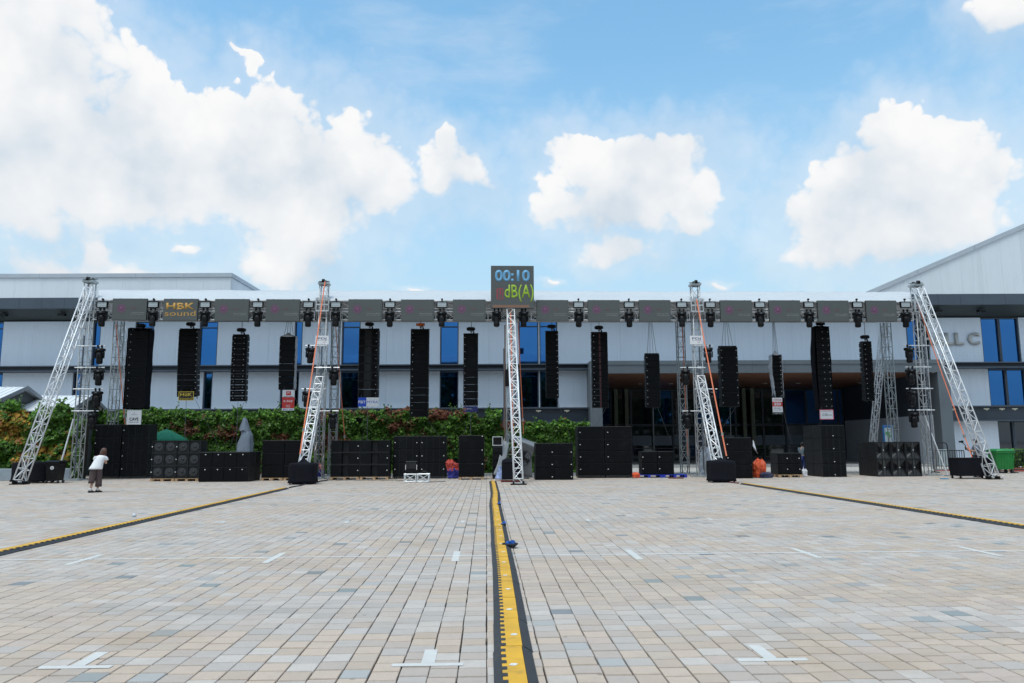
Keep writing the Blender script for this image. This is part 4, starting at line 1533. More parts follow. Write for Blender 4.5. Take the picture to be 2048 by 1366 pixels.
def bass(label, x, v, z, w, h, d, style, badges, grp):
    t = thing('bass_cabinet', label, 'loudspeaker', (x, v, z), 0, grp)
    key = (round(w, 3), round(h, 3), round(d, 3), style)
    if key not in _cab:
        A = {}
        A['badge'] = MB().cbox((0, -.012, 0), (.045, .012, .035), .004).mesh('badge', CHROME)
        if style in ('plain', 'lines', 'dual'):
            A['body'] = MB().cbox((0, d / 2 + .012, h / 2), (w, d - .012, h - .004), .012).mesh('body', BLACK)
            if style == 'dual':
                A['grille'] = [MB().cbox((sx * w * .24, .004, h / 2), (w * .455, .02, h * .90), .006).mesh('grille', GRILLE2) for sx in (-1, 1)]
            else:
                g = MB().cbox((0, .004, h / 2), (w * .965, .02, h * .92), .006)
                A['grille'] = [g.mesh('grille', GRILLE if style == 'plain' else GRILLE2)]
            if style == 'lines':
                A['rib'] = [MB().box((sx * w, -.009, h / 2), (.014, .008, h * .9)).mesh('rib', BLACK) for sx in (-.25, .0, .25)]
        elif style == 'vcut':
            A['body'] = MB().span((-w / 2, .16, .002), (w / 2, d, h - .002)).span((-w / 2, .012, .002), (-w / 2 + .02, .158, h - .002)).span((w / 2 - .02, .012, .002), (w / 2, .158, h - .002)).span((-w / 2 + .021, .012, h - .03), (w / 2 - .021, .158, h - .002)).span((-w / 2 + .021, .012, .002), (w / 2 - .021, .158, .03)).mesh('body', BLACK)
            A['grille'] = [MB().loft([[(sx * w * .475, .012, .035), (sx * w * .475, .012, h - .035), (sx * w * .475, .155, h - .035), (sx * w * .475, .155, .035)], [(sx * w * .13, .012, .035), (sx * w * .13, .012, h - .035), (sx * w * .10, .155, h - .035), (sx * w * .10, .155, .035)]]).mesh('grille', GRILLE2) for sx in (-1, 1)]
        elif style == 'cones':
            A['body'] = MB().span((-w / 2, .05, .002), (w / 2, d, h - .002)).span((-w / 2, 0, .002), (-w / 2 + .025, .049, h - .002)).span((w / 2 - .025, 0, .002), (w / 2, .049, h - .002)).span((-w / 2 + .026, 0, h - .03), (w / 2 - .026, .049, h - .002)).span((-w / 2 + .026, 0, .002), (w / 2 - .026, .049, .03)).span((-.012, .0, .031), (.012, .049, h - .031)).mesh('body', BLACK)
            r_ = min(h * .36, w * .185)
            ringp = lambda rr, y: [(rr * math.cos(2 * math.pi * i / 28), y, rr * math.sin(2 * math.pi * i / 28)) for i in range(28)]
            A['woofer'] = MB().loft([ringp(r_, .048), ringp(r_, .034), ringp(r_ * .93, .024), ringp(r_ * .86, .034), ringp(r_ * .80, .026), ringp(r_ * .36, .046)]).mesh('woofer', mat('grey_cone', (.026, .029, .034), .5, 0, .1), True)
            A['cap'] = MB().loft([ringp(r_ * .34, .045), ringp(r_ * .28, .030), ringp(r_ * .10, .022)]).mesh('dust_cap', mat('dust_cap_black', (.016, .017, .020), .45), True)
        elif style == 'horn':
            A['body'] = MB().span((-w / 2, .20, .002), (w / 2, d, h - .002)).span((-w / 2, 0, .002), (-w / 2 + .025, .199, h - .002)).span((w / 2 - .025, 0, .002), (w / 2, .199, h - .002)).span((-w / 2 + .026, 0, h - .03), (w / 2 - .026, .199, h - .002)).span((-w / 2 + .026, 0, .002), (w / 2 - .026, .199, .03)).mesh('body', BLACK)
            A['ridge'] = MB().loft([[(-w * .07, .01, .032), (w * .07, .01, .032), (w * .11, .198, .032), (-w * .11, .198, .032)], [(-w * .07, .01, h - .032), (w * .07, .01, h - .032), (w * .11, .198, h - .032), (-w * .11, .198, h - .032)]]).mesh('centre_ridge', mat('ridge_grey', (.034, .037, .040), .5))
            A['blade'] = []
            for sx in (-1, 1):
                for zz in (0, 1):
                    za, zb = (h - .032, h * .60) if zz else (.032, h * .40)
                    A['blade'].append(MB().loft([[(sx * w * .47, .02, za), (sx * w * .12, .02, za), (sx * w * .12, .19, za), (sx * w * .47, .19, za)], [(sx * w * .47, .14, za + (zb - za) * .5), (sx * w * .12, .05, za + (zb - za) * .8), (sx * w * .12, .19, zb), (sx * w * .47, .19, zb)]]).mesh('horn_blade', mat('horn_grey', (.024, .026, .029), .55)))
        _cab[key] = A
    A = _cab[key]
    put('body', A['body'], t)
    for g in A.get('grille', ()):
        put('grille', g, t)
    for g in A.get('rib', ()):
        put('rib', g, t)
    for g in A.get('blade', ()):
        put('horn_blade', g, t)
    if 'ridge' in A:
        put('centre_ridge', A['ridge'], t)
    if 'woofer' in A:
        for sx in (-1, 1):
            wf = put('woofer', A['woofer'], t, (sx * w * .243, 0, h / 2))
            put('dust_cap', A['cap'], wf)
    for bx, bz in badges:
        put('badge', A['badge'], t, (bx * w, 0 if style in ('plain', 'lines', 'dual') else -.004, bz * h))
    return t


ROWN = {1: ['only'], 2: ['top', 'bottom'], 3: ['top', 'middle', 'bottom'], 4: ['top', 'second', 'third', 'bottom']}
COLN = {1: [''], 2: ['left', 'right'], 3: ['left', 'middle', 'right'], 4: ['leftmost', 'inner left', 'inner right', 'rightmost']}
# x0,x1 front, ytop, ybot(cabinet), v, cols, rows, depth, style, base, deep, badges, gapx, desc
STK = [
    (183, 292, 849, 953.5, 36.7, 2, 4, .95, 'lines', 'dolly', 1, ((-.44, .55),), .05, 'tall stack behind the woman'),
    (301, 398, 881, 957.5, 33.9, 2, 3, .80, 'cones', 'pallet', 1, ((-.49, .5),), .01, 'stack with bare round woofers'),
    (396.5, 496, 904, 963, 33.0, 4, 2, .85, 'plain', None, 2, ((0, .82),), .004, 'low four-wide stack beside the woofers'),
    (522, 611, 880.5, 957, 33.95, 2, 3, .80, 'plain', 'pallet', 1, (), .03, 'plain stack behind the left covered case'),
    (660.5, 777.5, 880.5, 955, 34.45, 2, 3, .85, 'vcut', 'pallet', 1, ((.44, .52),), .015, 'stack with recessed centres by the left inner tower'),
    (785, 892.5, 872, 953, 34.95, 2, 3, .80, 'lines', 'dolly', 1, ((-.42, .5), (.40, .5)), .02, 'stack behind the small white truss table'),
    (917, 968.5, 870.5, 955, 33.7, 1, 3, .80, 'plain', 'pallet', 1, ((.42, .92),), 0, 'single column right of the red and blue bag'),
    (1071, 1147, 886, 959.5, 33.0, 2, 3, .80, 'plain', None, 1, ((.40, .25),), .01, 'stack right of the grey tarpaulin'),
    (1156, 1265.5, 852.5, 951, 34.5, 2, 4, .85, 'plain', 'dolly', 1, ((-.40, .5),), .03, 'tall two-wide stack before the porch pillar'),
    (1284, 1349, 902.5, 949, 34.6, 2, 2, .70, 'plain', 'blue', 1, ((-.42, .5),), .06, 'small stack on the blue pallets'),
    (1452, 1506.5, 875, 956, 33.4, 1, 3, .80, 'plain', None, 1, ((-.40, .5),), 0, 'column behind the right covered case'),
    (1557, 1605, 906, 949, 34.1, 2, 2, .90, 'plain', 'pallet', 1, ((.3, .5),), .01, 'low stack right of the orange tarpaulin'),
    (1647, 1695, 850, 955, 34.2, 1, 4, .95, 'lines', None, 2, ((0, .17),), 0, 'tall column left of the horn stack'),
    (1756, 1845, 883.5, 953.5, 34.3, 3, 2, .85, 'horn', None, 2, ((0, .52),), .03, 'stack with horn mouths at the right end')]
for si, (x0, x1, yt, yb, v, cols, rows, d, style, base, deep, badges, gx, desc) in enumerate(STK):
    xm = (x0 + x1) / 2
    a, b = P(x0, yb, v), P(x1, yb, v)
    z0 = max(b.z, .004) if base else .004
    if base:
        z0 = max(z0, .12)
    z1 = P(xm, yt, v).z
    w = b.x - a.x
    g = gx * w / cols
    cw = (w - g * (cols - 1)) / cols
    ch = (z1 - z0) / rows
    for dd in range(deep):
        for c in range(cols):
            for r_ in range(rows):
                bd = badges if dd == 0 else ()
                lab = '%s %s bass cabinet%s, %s' % (ROWN[rows][r_], COLN[cols][c], ', rear row' if dd else (', front row' if deep > 1 else ''), desc)
                bass(' '.join(lab.split()), a.x + cw / 2 + c * (cw + g) + R.uniform(-.006, .006), v + dd * (d + .03) + R.uniform(0, .015), z0 + (rows - 1 - r_) * ch, cw, ch, d, style if dd == 0 else 'plain', bd, 'bass cabinets in ground stacks')
    if base == 'pallet':
        npal = cols if w > 1.8 else 1
        for c in range(npal):
            aa_ = a.x + w * c / npal + (.02 if c else 0)
            pallet('wooden pallet under the %s%s' % (desc, ', %s one' % COLN[npal][c] if npal > 1 else ''), aa_, a.x + w * (c + 1) / npal - .02, v - .06, d + .1, z0 - .002)
    elif base == 'dolly':
        for c in range(cols):
            dolly('black wheeled dolly under the %s, %s one' % (desc, COLN[cols][c]), a.x + c * (cw + g), a.x + c * (cw + g) + cw, v, d, z0 - .002)
    elif base == 'blue':
        pallet('blue plastic pallet under the small stack, left one', a.x - .30, a.x + w * .62, v - .1, d + .2, z0 - .002, BLUEP)
        pallet('blue plastic pallet reaching out right of the small stack', a.x + w * .63, a.x + w + .55, v - .12, d + .2, z0 - .002, BLUEP)

# ------------------------------------------------------------------ cable ramps
def ramp_run(label, pts, seg, flip=False, stickers=True):
    """pts: centre line on the ground; modules of rubber with a hinged yellow lid"""
    t = thing('cable_ramp', label, 'cable ramp', (pts[0][0], pts[0][1], 0), 0, 'cable ramps across the paving')
    o0 = Vector((pts[0][0], pts[0][1], 0))
    # resample
    P2 = [Vector((p[0], p[1], 0)) for p in pts]
    out = [P2[0]]
    cur, i, need = P2[0], 1, seg
    while i < len(P2):
        d = (P2[i] - cur)
        if d.length >= need:
            cur = cur + d.normalized() * need
            out.append(cur)
            need = seg
        else:
            need -= d.length
            cur = P2[i]
            i += 1
    L = seg - .012
    hw, lw, hh = .150, .070, .052
    s_ = -1 if flip else 1
    base = MB()
    prof = [(-hw, .002), (-hw, .010), (-lw - .012, hh), (-lw - .004, hh), (-lw - .004, hh - .012), (lw + .004, hh - .012), (lw + .004, hh), (lw + .012, hh), (hw, .010), (hw, .002)]
    base.loft([[(x, 0, z) for x, z in prof], [(x, L, z) for x, z in prof]])
    for k in range(6):
        base.box((-lw * s_ - s_ * .004, L * (k + .27) / 6, hh + .0005), (.036, L / 12, .007))
    bme = base.mesh('ramp_module', RUBBER)
    lid = MB().box((0, L / 2, hh - .004), (2 * lw - .002, L - .004, .012))
    for k in range(6):
        lid.box((-lw * s_ - s_ * .009, L * (k + .77) / 6, hh - .0035), (.022, L / 12 - .004, .011))
    lme = lid.mesh('lid', YELLOW)
    tabs = MB()
    sme = MB().add([(-.022, -.03, 0), (.024, -.026, 0), (.026, .028, 0), (.0, .034, 0), (-.026, .022, 0), (-.022, -.03, .0015), (.024, -.026, .0015), (.026, .028, .0015), (.0, .034, .0015), (-.026, .022, .0015)], [(5, 6, 7, 8, 9), (0, 1, 6, 5), (1, 2, 7, 6), (2, 3, 8, 7), (3, 4, 9, 8), (4, 0, 5, 9)]).mesh('sticker', mat('torn_white_sticker', (.66, .63, .58), .7, 0, .15, 20))
    for k in range(len(out) - 1):
        d = out[k + 1] - out[k]
        m = put('ramp_module', bme, t, out[k] - o0)
        m.rotation_euler = (0, 0, math.atan2(-d.x, d.y) + R.uniform(-.008, .008))
        ld = put('lid', lme, m, (0, 0, R.uniform(0, .002)))
        ld.rotation_euler = (0, R.uniform(-.01, .01), 0)
        if stickers:
            st = put('sticker', sme, m, (R.uniform(-.012, .022), L * .42 + R.uniform(-.05, .05), hh + .0045))
            st.rotation_euler = (0, 0, R.uniform(-.5, .5))
    return t


cpts = [G(px, py) for px, py in ((1035, 1385), (1020, 1240), (1010.5, 1150), (1000.5, 1085), (994, 1035), (990, 1008), (991, 990), (988, 975), (985.5, 962))]
ramp_run('yellow lidded cable ramp running up the middle of the paving', cpts, .92)
lp = [Vector((-7.22, v_, 0)) for v_ in (9.2, 14, 20, 28.0)]
ramp_run('yellow lidded cable ramp on the left side of the paving', lp, .92, True, False)
rp_ = [Vector((9.98 - .012 * (v_ - 14), v_, 0)) for v_ in (9.5, 14, 22, 29.2)]
ramp_run('yellow lidded cable ramp on the right side of the paving', rp_, .92, False, False)


def cable(name, label, pts, r_, m, cat='cable'):
    o0 = Vector(pts[0])
    t = MB().path([Vector(p) - o0 for p in pts], r_, 6).build(name, m, None, o0)
    return tag(t, label, cat)


def wob(a, b, n, amp, z=.015, s=0):
    a, b = Vector(a), Vector(b)
    o = []
    for k in range(n + 1):
        q = k / n
        p = a + (b - a) * q
        o.append((p.x + amp * noise.noise((k * .7, s, 1)), p.y + amp * noise.noise((k * .7, s, 5)), z))
    return o


cable('power_cable', 'dark cables running from the left ramp to the covered case', wob((-7.2, 28.1, 0), (-7.0, 33.8, 0), 10, .25, .02, 1), .03, RUBBER)
cable('power_cable', 'reddish cables running from the right ramp to the covered case', wob((9.75, 29.2, 0), (9.6, 30.4, 0), 6, .3, .02, 2), .03, mat('red_brown_cable', (.16, .05, .04), .6))
cable('power_cable', 'thin cable lying in front of the recessed centre stack', wob((-7.0, 33.9, 0), (-2.6, 33.2, 0), 16, .35, .012, 3), .012, RUBBER)

# blue shoes / bundles beside the centre ramp
def bundle(label, px, py, s, tyre=False):
    g = G(px, py)
    t = thing('cable_bundle', label, 'cable bundle', g)
    mb = MB()
    for k in range(5):
        r0 = s * (.5 + .1 * k)
        pts = [(r0 * math.cos(2 * math.pi * i / 14), r0 * .8 * math.sin(2 * math.pi * i / 14), .015 + .012 * k + .01 * noise.noise((i, k, 1))) for i in range(15)]
        mb.path(pts, .012, 5)
    mb.build('coil', RUBBER, t)
    pl = MB()
    for k in range(3):
        pl.tube((-s * .4 + k * s * .35, -s * .1, .05 + .02 * k), (-s * .15 + k * s * .3, s * .3, .08), .035, 8, .03)
    pl.build('plug', mat('blue_plug', (.02, .10, .42), .4), t)
    return t


bundle('coiled black cable with blue plugs beside the centre ramp', 1020, 1096, .13)
bundle('small blue plug bundle farther up beside the centre ramp', 1007, 1055, .05)
bundle('farthest blue plug bundle beside the bend of the centre ramp', 998, 1013, .05)

# ------------------------------------------------------------------ covered cases
def draped(label, loc, w, d, h, peak=0.0, m=FABRIC, name='covered_case', cat='case', seed=0, rz=0, wheels=True):
    t = thing(name, label, cat, loc, rz)
    n = 40
    rings = []
    def base(i):
        s_ = i / n * 4
        k, f = int(s_) % 4, s_ - int(s_)
        c = [(-1, -1), (1, -1), (1, 1), (-1, 1)]
        a, b = c[k], c[(k + 1) % 4]
        x, y = a[0] + (b[0] - a[0]) * f, a[1] + (b[1] - a[1]) * f
        rr = (abs(x) ** 6 + abs(y) ** 6) ** (1 / 6)
        return x / rr, y / rr
    for zz, sc_ in ((.07, 1.04), (.2, 1.0), (.4, .985), (.6, .98), (.8, .985), (.93, .985), (1.0, .95), (1.02, .7), (1.03, .4), (1.04 + peak * .4 / h, .16), (1.05 + peak / h, .03)):
        ring = []
        for i in range(n):
            x, y = base(i)
            nn = noise.noise((x * 2.2 + seed, y * 2.2, zz * 2)) * .045 * (1.2 - min(zz, 1)) + noise.noise((i * .9, zz * .8, seed)) * .03 * (1.3 - min(1, zz))
            ring.append((x * w / 2 * sc_ * (1 + nn), y * d / 2 * sc_ * (1 + nn), zz * h + (0.03 * noise.noise((i * .6, seed, 3)) if zz < .1 else 0)))
        rings.append(ring)
    mb = MB().loft(rings)
    mb.build('cloth_cover', m, t, None, True)
    if wheels:
        for sx in (-.4, .4):
            for sy in (-.38, .38):
                MB().tube((sx * w - .02, sy * d, .05), (sx * w + .02, sy * d, .05), .05, 10).build('caster', BLACKM, t)
    return t


a = G(600, 969.5)
draped('black cloth covered case with a peaked top, left of the inner tower', (a.x, a.y + .45, 0), P(627, 960, a.y).x - P(573, 960, a.y).x, .9, P(600, 927, a.y).z, .26, seed=2)
a = G(1450, 965.5)
draped('black cloth covered case with a rounded top, right of the inner tower', (a.x, a.y + .45, 0), P(1476.5, 960, a.y).x - P(1425, 960, a.y).x, .9, P(1450, 922, a.y).z, .10, seed=5)
a = G(1963, 958.5)
t = thing('flight_case', 'black wheeled case behind the right raking truss', 'case', (a.x, a.y + .30, 0))
w, h = P(1998, 950, a.y).x - P(1930, 950, a.y).x, P(1963, 917, a.y).z
MB().cbox((0, .35, h / 2 + .06), (w, .7, h - .12), .02).build('body', FABRIC, t)
MB().cbox((0, .35, h + .012), (w + .03, .73, .025), .006).build('lid', BLACK, t)
for sx in (-.45, .45):
    for sy in (.06, .64):
        MB().tube((sx * w - .02, sy, .06), (sx * w + .02, sy, .06), .06, 10).build('caster', BLACKM, t)
# left end
a = G(40, 968)
draped('wide black cloth cover behind the foot of the left raking truss', (a.x - .1, a.y + 1.1, 0), 1.55, 1.0, P(40, 925, a.y + .6).z, .03, seed=8)
a = G(101, 967)
t = thing('wheeled_bin', 'black wheeled bin marked 6 beside the left raking truss', 'bin', (a.x, a.y + .3, 0))
h = P(101, 921, a.y + .1).z
w = P(116, 940, a.y).x - P(87, 940, a.y).x
rc4 = lambda x, y, z: [(-x, -y, z), (x, -y, z), (x, y, z), (-x, y, z)]
MB().loft([rc4(w * .38, .24, .12), rc4(w * .46, .28, h * .82), rc4(w * .5, .31, h * .84), rc4(w * .5, .31, h * .90)]).build('body', BLACKM, t)
MB().loft([rc4(w * .52, .33, h * .905), rc4(w * .52, .33, h * .95), rc4(w * .40, .24, h)]).build('lid', BLACKM, t)
for k, zz in enumerate((.30, .42, .55)):
    MB().box((0, -.235 - zz * .03, h * zz), (w * .7, .02, .03)).build('rib', BLACKM, t)
for sx in (-.4, .4):
    for sy in (-.2, .2):
        MB().tube((sx * w - .03, sy, .06), (sx * w + .03, sy, .06), .06, 10).build('wheel', RUBBER, t)
MB().tube((0, -.272, h * .68), (0, -.277, h * .68), .075, 16).build('number_disc', SIGNW, t)
put('lettering', text_mesh('6', .09, INK, .003, .02), t, (0, -.278, h * .68))

# ------------------------------------------------------------------ foliage
def leaf_mat(name, trans=.25):
    m = bpy.data.materials.new(name)
    m.use_nodes = True
    t = NT(m.node_tree)
    b = t.n['Principled BSDF']
    at = t.new('ShaderNodeAttribute', attribute_name='leaf')
    geo = t.new('ShaderNodeNewGeometry')
    c = t.mix(t.noise(geo.outputs['Position'], 30, 2, .5), at.outputs['Color'], t.vmath('MULTIPLY', at.outputs['Color'], (.7, .72, .6)))
    t.put(b.inputs['Base Color'], c)
    b.inputs['Roughness'].default_value = .45
    b.inputs['Specular IOR Level'].default_value = .35
    tr = t.new('ShaderNodeBsdfTranslucent')
    t.put(tr.inputs[0], t.vmath('MULTIPLY', at.outputs['Color'], (1.3, 1.4, .7)))
    mx = t.new('ShaderNodeMixShader')
    mx.inputs[0].default_value = trans
    t.l.new(b.outputs[0], mx.inputs[1])
    t.l.new(tr.outputs[0], mx.inputs[2])
    t.l.new(mx.outputs[0], t.n['Material Output'].inputs['Surface'])
    return m


LEAF = leaf_mat('leaf')


def leaves(name, parent, pts, m=LEAF):
    """pts: (pos, normal, size, colour)"""
    vs, fs, cs = [], [], []
    rl = random.Random(len(pts))
    for p, nrm, s, c in pts:
        nrm = (nrm + Vector((rl.uniform(-.7, .7), rl.uniform(-.7, .7), rl.uniform(-.5, .7)))).normalized()
        t1 = nrm.orthogonal().normalized()
        t1 = (Matrix.Rotation(rl.uniform(0, 6.28), 3, nrm) @ t1)
        t2 = nrm.cross(t1)
        w_ = s * rl.uniform(.36, .48)
        o = len(vs)
        fold = nrm * s * .16
        vs += [p - t1 * s * .5, p + t2 * w_ + fold - t1 * s * .1, p + t1 * s * .55, p - t2 * w_ + fold - t1 * s * .1]
        fs += [(o, o + 1, o + 2), (o, o + 2, o + 3)]
        cs += [c[0], c[1], c[2], 1] * 4
    me = bpy.data.meshes.new(name)
    me.from_pydata(vs, [], fs)
    me.attributes.new('leaf', 'FLOAT_COLOR', 'POINT').data.foreach_set('color', cs)
    me.materials.append(m)
    o = put(name, me, parent)
    o['kind'] = 'stuff'
    return o


rl_ = random.Random(21)


def leaf_col(p, red=.5, orange=False):
    n1 = noise.noise((p.x * .55, p.z * .9, p.y * .4))
    n2 = noise.noise((p.x * 1.6, p.z * 1.8, 9.0))
    q = rl_.random()
    if n1 + .55 * n2 + (q - .5) * .45 > red:
        c = rl_.choice([(.20, .060, .042), (.15, .050, .035), (.22, .10, .045), (.12, .055, .03)]) if not orange else rl_.choice([(.36, .19, .03), (.28, .10, .025), (.34, .25, .045), (.24, .22, .03)])
    else:
        c = rl_.choice([(.050, .130, .012), (.080, .185, .018), (.036, .095, .012), (.115, .23, .026), (.045, .115, .014), (.075, .16, .028)])
    g = rl_.uniform(.55, 1.35)
    return (c[0] * g, c[1] * g, c[2] * g)


def ivy(label, x0, x1, v, top, depth, dens, red=.44, orange=False, size=(.095, .19), wallm=None):
    """a wall hung with creepers; top(x) gives its height"""
    t = thing('ivy_wall', label, 'hedge', ((x0 + x1) / 2, v, 0))
    xc = (x0 + x1) / 2
    n = max(2, int((x1 - x0) / 1.2))
    for k in range(n):
        a, b = x0 + (x1 - x0) * k / n, x0 + (x1 - x0) * (k + 1) / n
        zz = min(top(a), top(b)) - .35
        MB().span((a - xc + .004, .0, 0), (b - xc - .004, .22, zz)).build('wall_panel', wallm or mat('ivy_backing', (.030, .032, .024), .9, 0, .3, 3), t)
    pts = []
    N = int((x1 - x0) * 3.3 * dens)
    for _ in range(N):
        x = rl_.uniform(x0, x1)
        tz = top(x) + .26 * noise.noise((x * 1.3, 3, 1)) + .20 * noise.noise((x * 4.5, 1, 4))
        z = tz * (1 - (rl_.random() ** 1.15) * 1.0)
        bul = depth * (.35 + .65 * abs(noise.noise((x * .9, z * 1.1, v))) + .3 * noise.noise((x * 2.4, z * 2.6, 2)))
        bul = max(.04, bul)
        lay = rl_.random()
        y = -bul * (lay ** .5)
        if z > tz - .25:
            y += rl_.uniform(0, .35)
        if noise.noise((x * .8, z * .8, 31)) < -.52:
            continue
        p = Vector((x, v + y, z))
        c = leaf_col(p, red, orange)
        k_ = .45 + 1.05 * lay ** 1.5 + (.45 if z > tz - .35 else 0)  # shade put into leaf colour: inner leaves darker, outer and topmost lighter
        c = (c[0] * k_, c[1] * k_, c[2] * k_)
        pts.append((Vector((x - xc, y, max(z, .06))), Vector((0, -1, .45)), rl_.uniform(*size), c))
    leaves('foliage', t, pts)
    # a few shoots above the top edge
    sh = []
    for _ in range(int((x1 - x0) * 1.1)):
        x = rl_.uniform(x0, x1)
        hgt = rl_.uniform(.15, .55)
        for k in range(int(hgt / .06)):
            z = top(x) + k * .06
            sh.append((Vector((x - xc + rl_.uniform(-.08, .08) + .2 * noise.noise((x, z * 2, 0)), rl_.uniform(-.2, .1), z)), Vector((0, -1, .3)), rl_.uniform(.08, .14), leaf_col(Vector((x, v, z)), .9)))
    leaves('shoot', t, sh)
    return t


VI = 41.4
ix0, ix1, ix2 = P(178, 850, VI).x, P(1002, 850, VI).x, P(1178, 850, VI).x
zi = P(600, 821, VI).z
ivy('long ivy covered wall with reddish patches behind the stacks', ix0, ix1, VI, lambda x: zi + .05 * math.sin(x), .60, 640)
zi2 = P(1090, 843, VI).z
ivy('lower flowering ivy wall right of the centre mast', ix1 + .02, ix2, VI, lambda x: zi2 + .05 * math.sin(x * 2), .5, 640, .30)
# left end hedge, nearer
VL = 36.4
hx0, hx1 = P(-60, 880, VL).x, P(172, 880, VL).x


def ltop(x):
    px = 975 + 1500 * x / VL
    return P(0, 813, VL).z + .30 * math.sin(px * .05) - (.5 if px > 150 else 0) + .18 * math.sin(px * .13)


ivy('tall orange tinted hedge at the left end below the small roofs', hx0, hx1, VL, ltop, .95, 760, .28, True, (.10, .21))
# planter under it
t = thing('planter', 'pale grey planter under the left hedge', 'planter', ((hx0 + hx1) / 2, VL - 1.1, 0))
for k in range(5):
    w = (hx1 - hx0) / 5
    MB().cbox((hx0 + w * (k + .5) - (hx0 + hx1) / 2, 0, .27), (w - .012, .16, .54), .02).build('panel', mat('planter_grey', (.26, .31, .35), .7, 0, .15, 2), t)
# right planting
pr = P(2060, 930, 39.5).x
t = thing('shrub_bed', 'bright green broad leaved shrubs behind the barrier at the right edge', 'shrub', (P(2036, 930, 39.6).x, 39.6, 0))
pts = []
for _ in range(1100):
    x, y, z = rl_.uniform(-.9, 1.5), rl_.uniform(-.5, .4), rl_.random() ** .8 * 1.05
    pts.append((Vector((x, y, .1 + z)), Vector((0, -.6, .8)), rl_.uniform(.13, .26), rl_.choice([(.10, .22, .03), (.06, .15, .02), (.16, .30, .05), (.04, .10, .015)])))
leaves('foliage', t, pts)
MB().cbox((.3, -.55, .1), (2.4, .14, .2), .02).build('bed_edge', mat('terracotta_edge', (.30, .10, .06), .8, 0, .2, 3), t)
t = thing('tree_belt', 'dark belt of trees across the far side of the plaza', 'trees', (0, -46, 0))
t['kind'] = 'stuff'
pts = []
for _ in range(15000):
    x = rl_.uniform(-75, 75)
    hh = 15.5 + 3.0 * noise.noise((x * .12, 0, 1)) + 1.6 * noise.noise((x * .5, 2, 1))
    z = hh * rl_.random() ** .7
    pts.append((Vector((x, rl_.uniform(-3, 3), z)), Vector((0, 1, .3)), rl_.uniform(.9, 1.8), rl_.choice([(.03, .06, .012), (.02, .045, .01), (.045, .085, .018)])))
o = leaves('foliage', t, pts)

# ------------------------------------------------------------------ kiosks at the left
def kiosk(label, ridge_px, v_r, hw, zr_, ze, length, seed):
    p = P(ridge_px[0], ridge_px[1], v_r)
    t = thing('kiosk', label, 'kiosk', (p.x, v_r, 0))
    RM = mat('white_roof_metal', (.70, .71, .73), .5, .1, .06, 2)
    n = int(length / .30)
    for sgn in (-1, 1):
        for k in range(n):
            xa_, xb_ = -length * k / n, -length * (k + 1) / n + .012
            ya, yb_ = 0, sgn * hw
            MB().add([(xa_, ya, zr_), (xb_, ya, zr_), (xb_, yb_, ze), (xa_, yb_, ze), (xa_, ya, zr_ - .05), (xb_, ya, zr_ - .05), (xb_, yb_, ze - .05), (xa_, yb_, ze - .05)], [(0, 1, 2, 3), (7, 6, 5, 4), (0, 4, 5, 1), (1, 5, 6, 2), (2, 6, 7, 3), (3, 7, 4, 0)]).build('roof_sheet', RM, t)
            if k % 1 == 0:
                MB().add([(xa_ - .02, ya, zr_ + .025), (xa_ + .02, ya, zr_ + .025), (xa_ + .02, yb_, ze + .025), (xa_ - .02, yb_, ze + .025), (xa_ - .02, ya, zr_ + .002), (xa_ + .02, ya, zr_ + .002), (xa_ + .02, yb_, ze + .002), (xa_ - .02, yb_, ze + .002)], [(0, 1, 2, 3), (7, 6, 5, 4), (0, 4, 5, 1), (1, 5, 6, 2), (2, 6, 7, 3), (3, 7, 4, 0)]).build('roof_rib', RM, t)
    gm = mat('grey_barge_board', (.22, .24, .27), .6)
    MB().add([(.03, -hw - .02, ze - .16), (.03, 0, zr_ - .14), (.03, hw + .02, ze - .16), (.03, hw + .02, ze + .04), (.03, 0, zr_ + .06), (.03, -hw - .02, ze + .04), (.08, -hw - .02, ze - .16), (.08, 0, zr_ - .14), (.08, hw + .02, ze - .16), (.08, hw + .02, ze + .04), (.08, 0, zr_ + .06), (.08, -hw - .02, ze + .04)], [(0, 1, 4, 5), (1, 2, 3, 4), (6, 11, 10, 7), (7, 10, 9, 8), (5, 4, 10, 11), (4, 3, 9, 10), (0, 6, 7, 1), (1, 7, 8, 2), (0, 5, 11, 6), (2, 8, 9, 3)]).build('barge_board', gm, t)
    MB().prism([(-length, 0), (-.25, 0), (-.25, ze - .08), (-length, ze - .08)], -hw * .8, hw * .8).build('wall', mat('kiosk_dark_wall', (.10, .11, .12), .8), t)  # one even dark grey for the wall
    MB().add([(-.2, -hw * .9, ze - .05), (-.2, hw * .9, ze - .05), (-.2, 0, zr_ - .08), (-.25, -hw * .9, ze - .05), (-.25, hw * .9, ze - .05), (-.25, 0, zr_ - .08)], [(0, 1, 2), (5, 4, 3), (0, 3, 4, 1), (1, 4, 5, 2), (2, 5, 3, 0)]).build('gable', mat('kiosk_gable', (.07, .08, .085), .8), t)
    return t


kiosk('small kiosk with a white ribbed roof at the far left edge', (53, 774), 38.6, 2.0, P(53, 774, 38.6).z, P(0, 798, 36.6).z, 5.0, 1)
kiosk('small white roofed kiosk behind the left-hand outer tower', (184, 791), 40.3, 2.0, P(184, 791, 40.3).z, P(133, 821, 38.3).z, 3.3, 2)

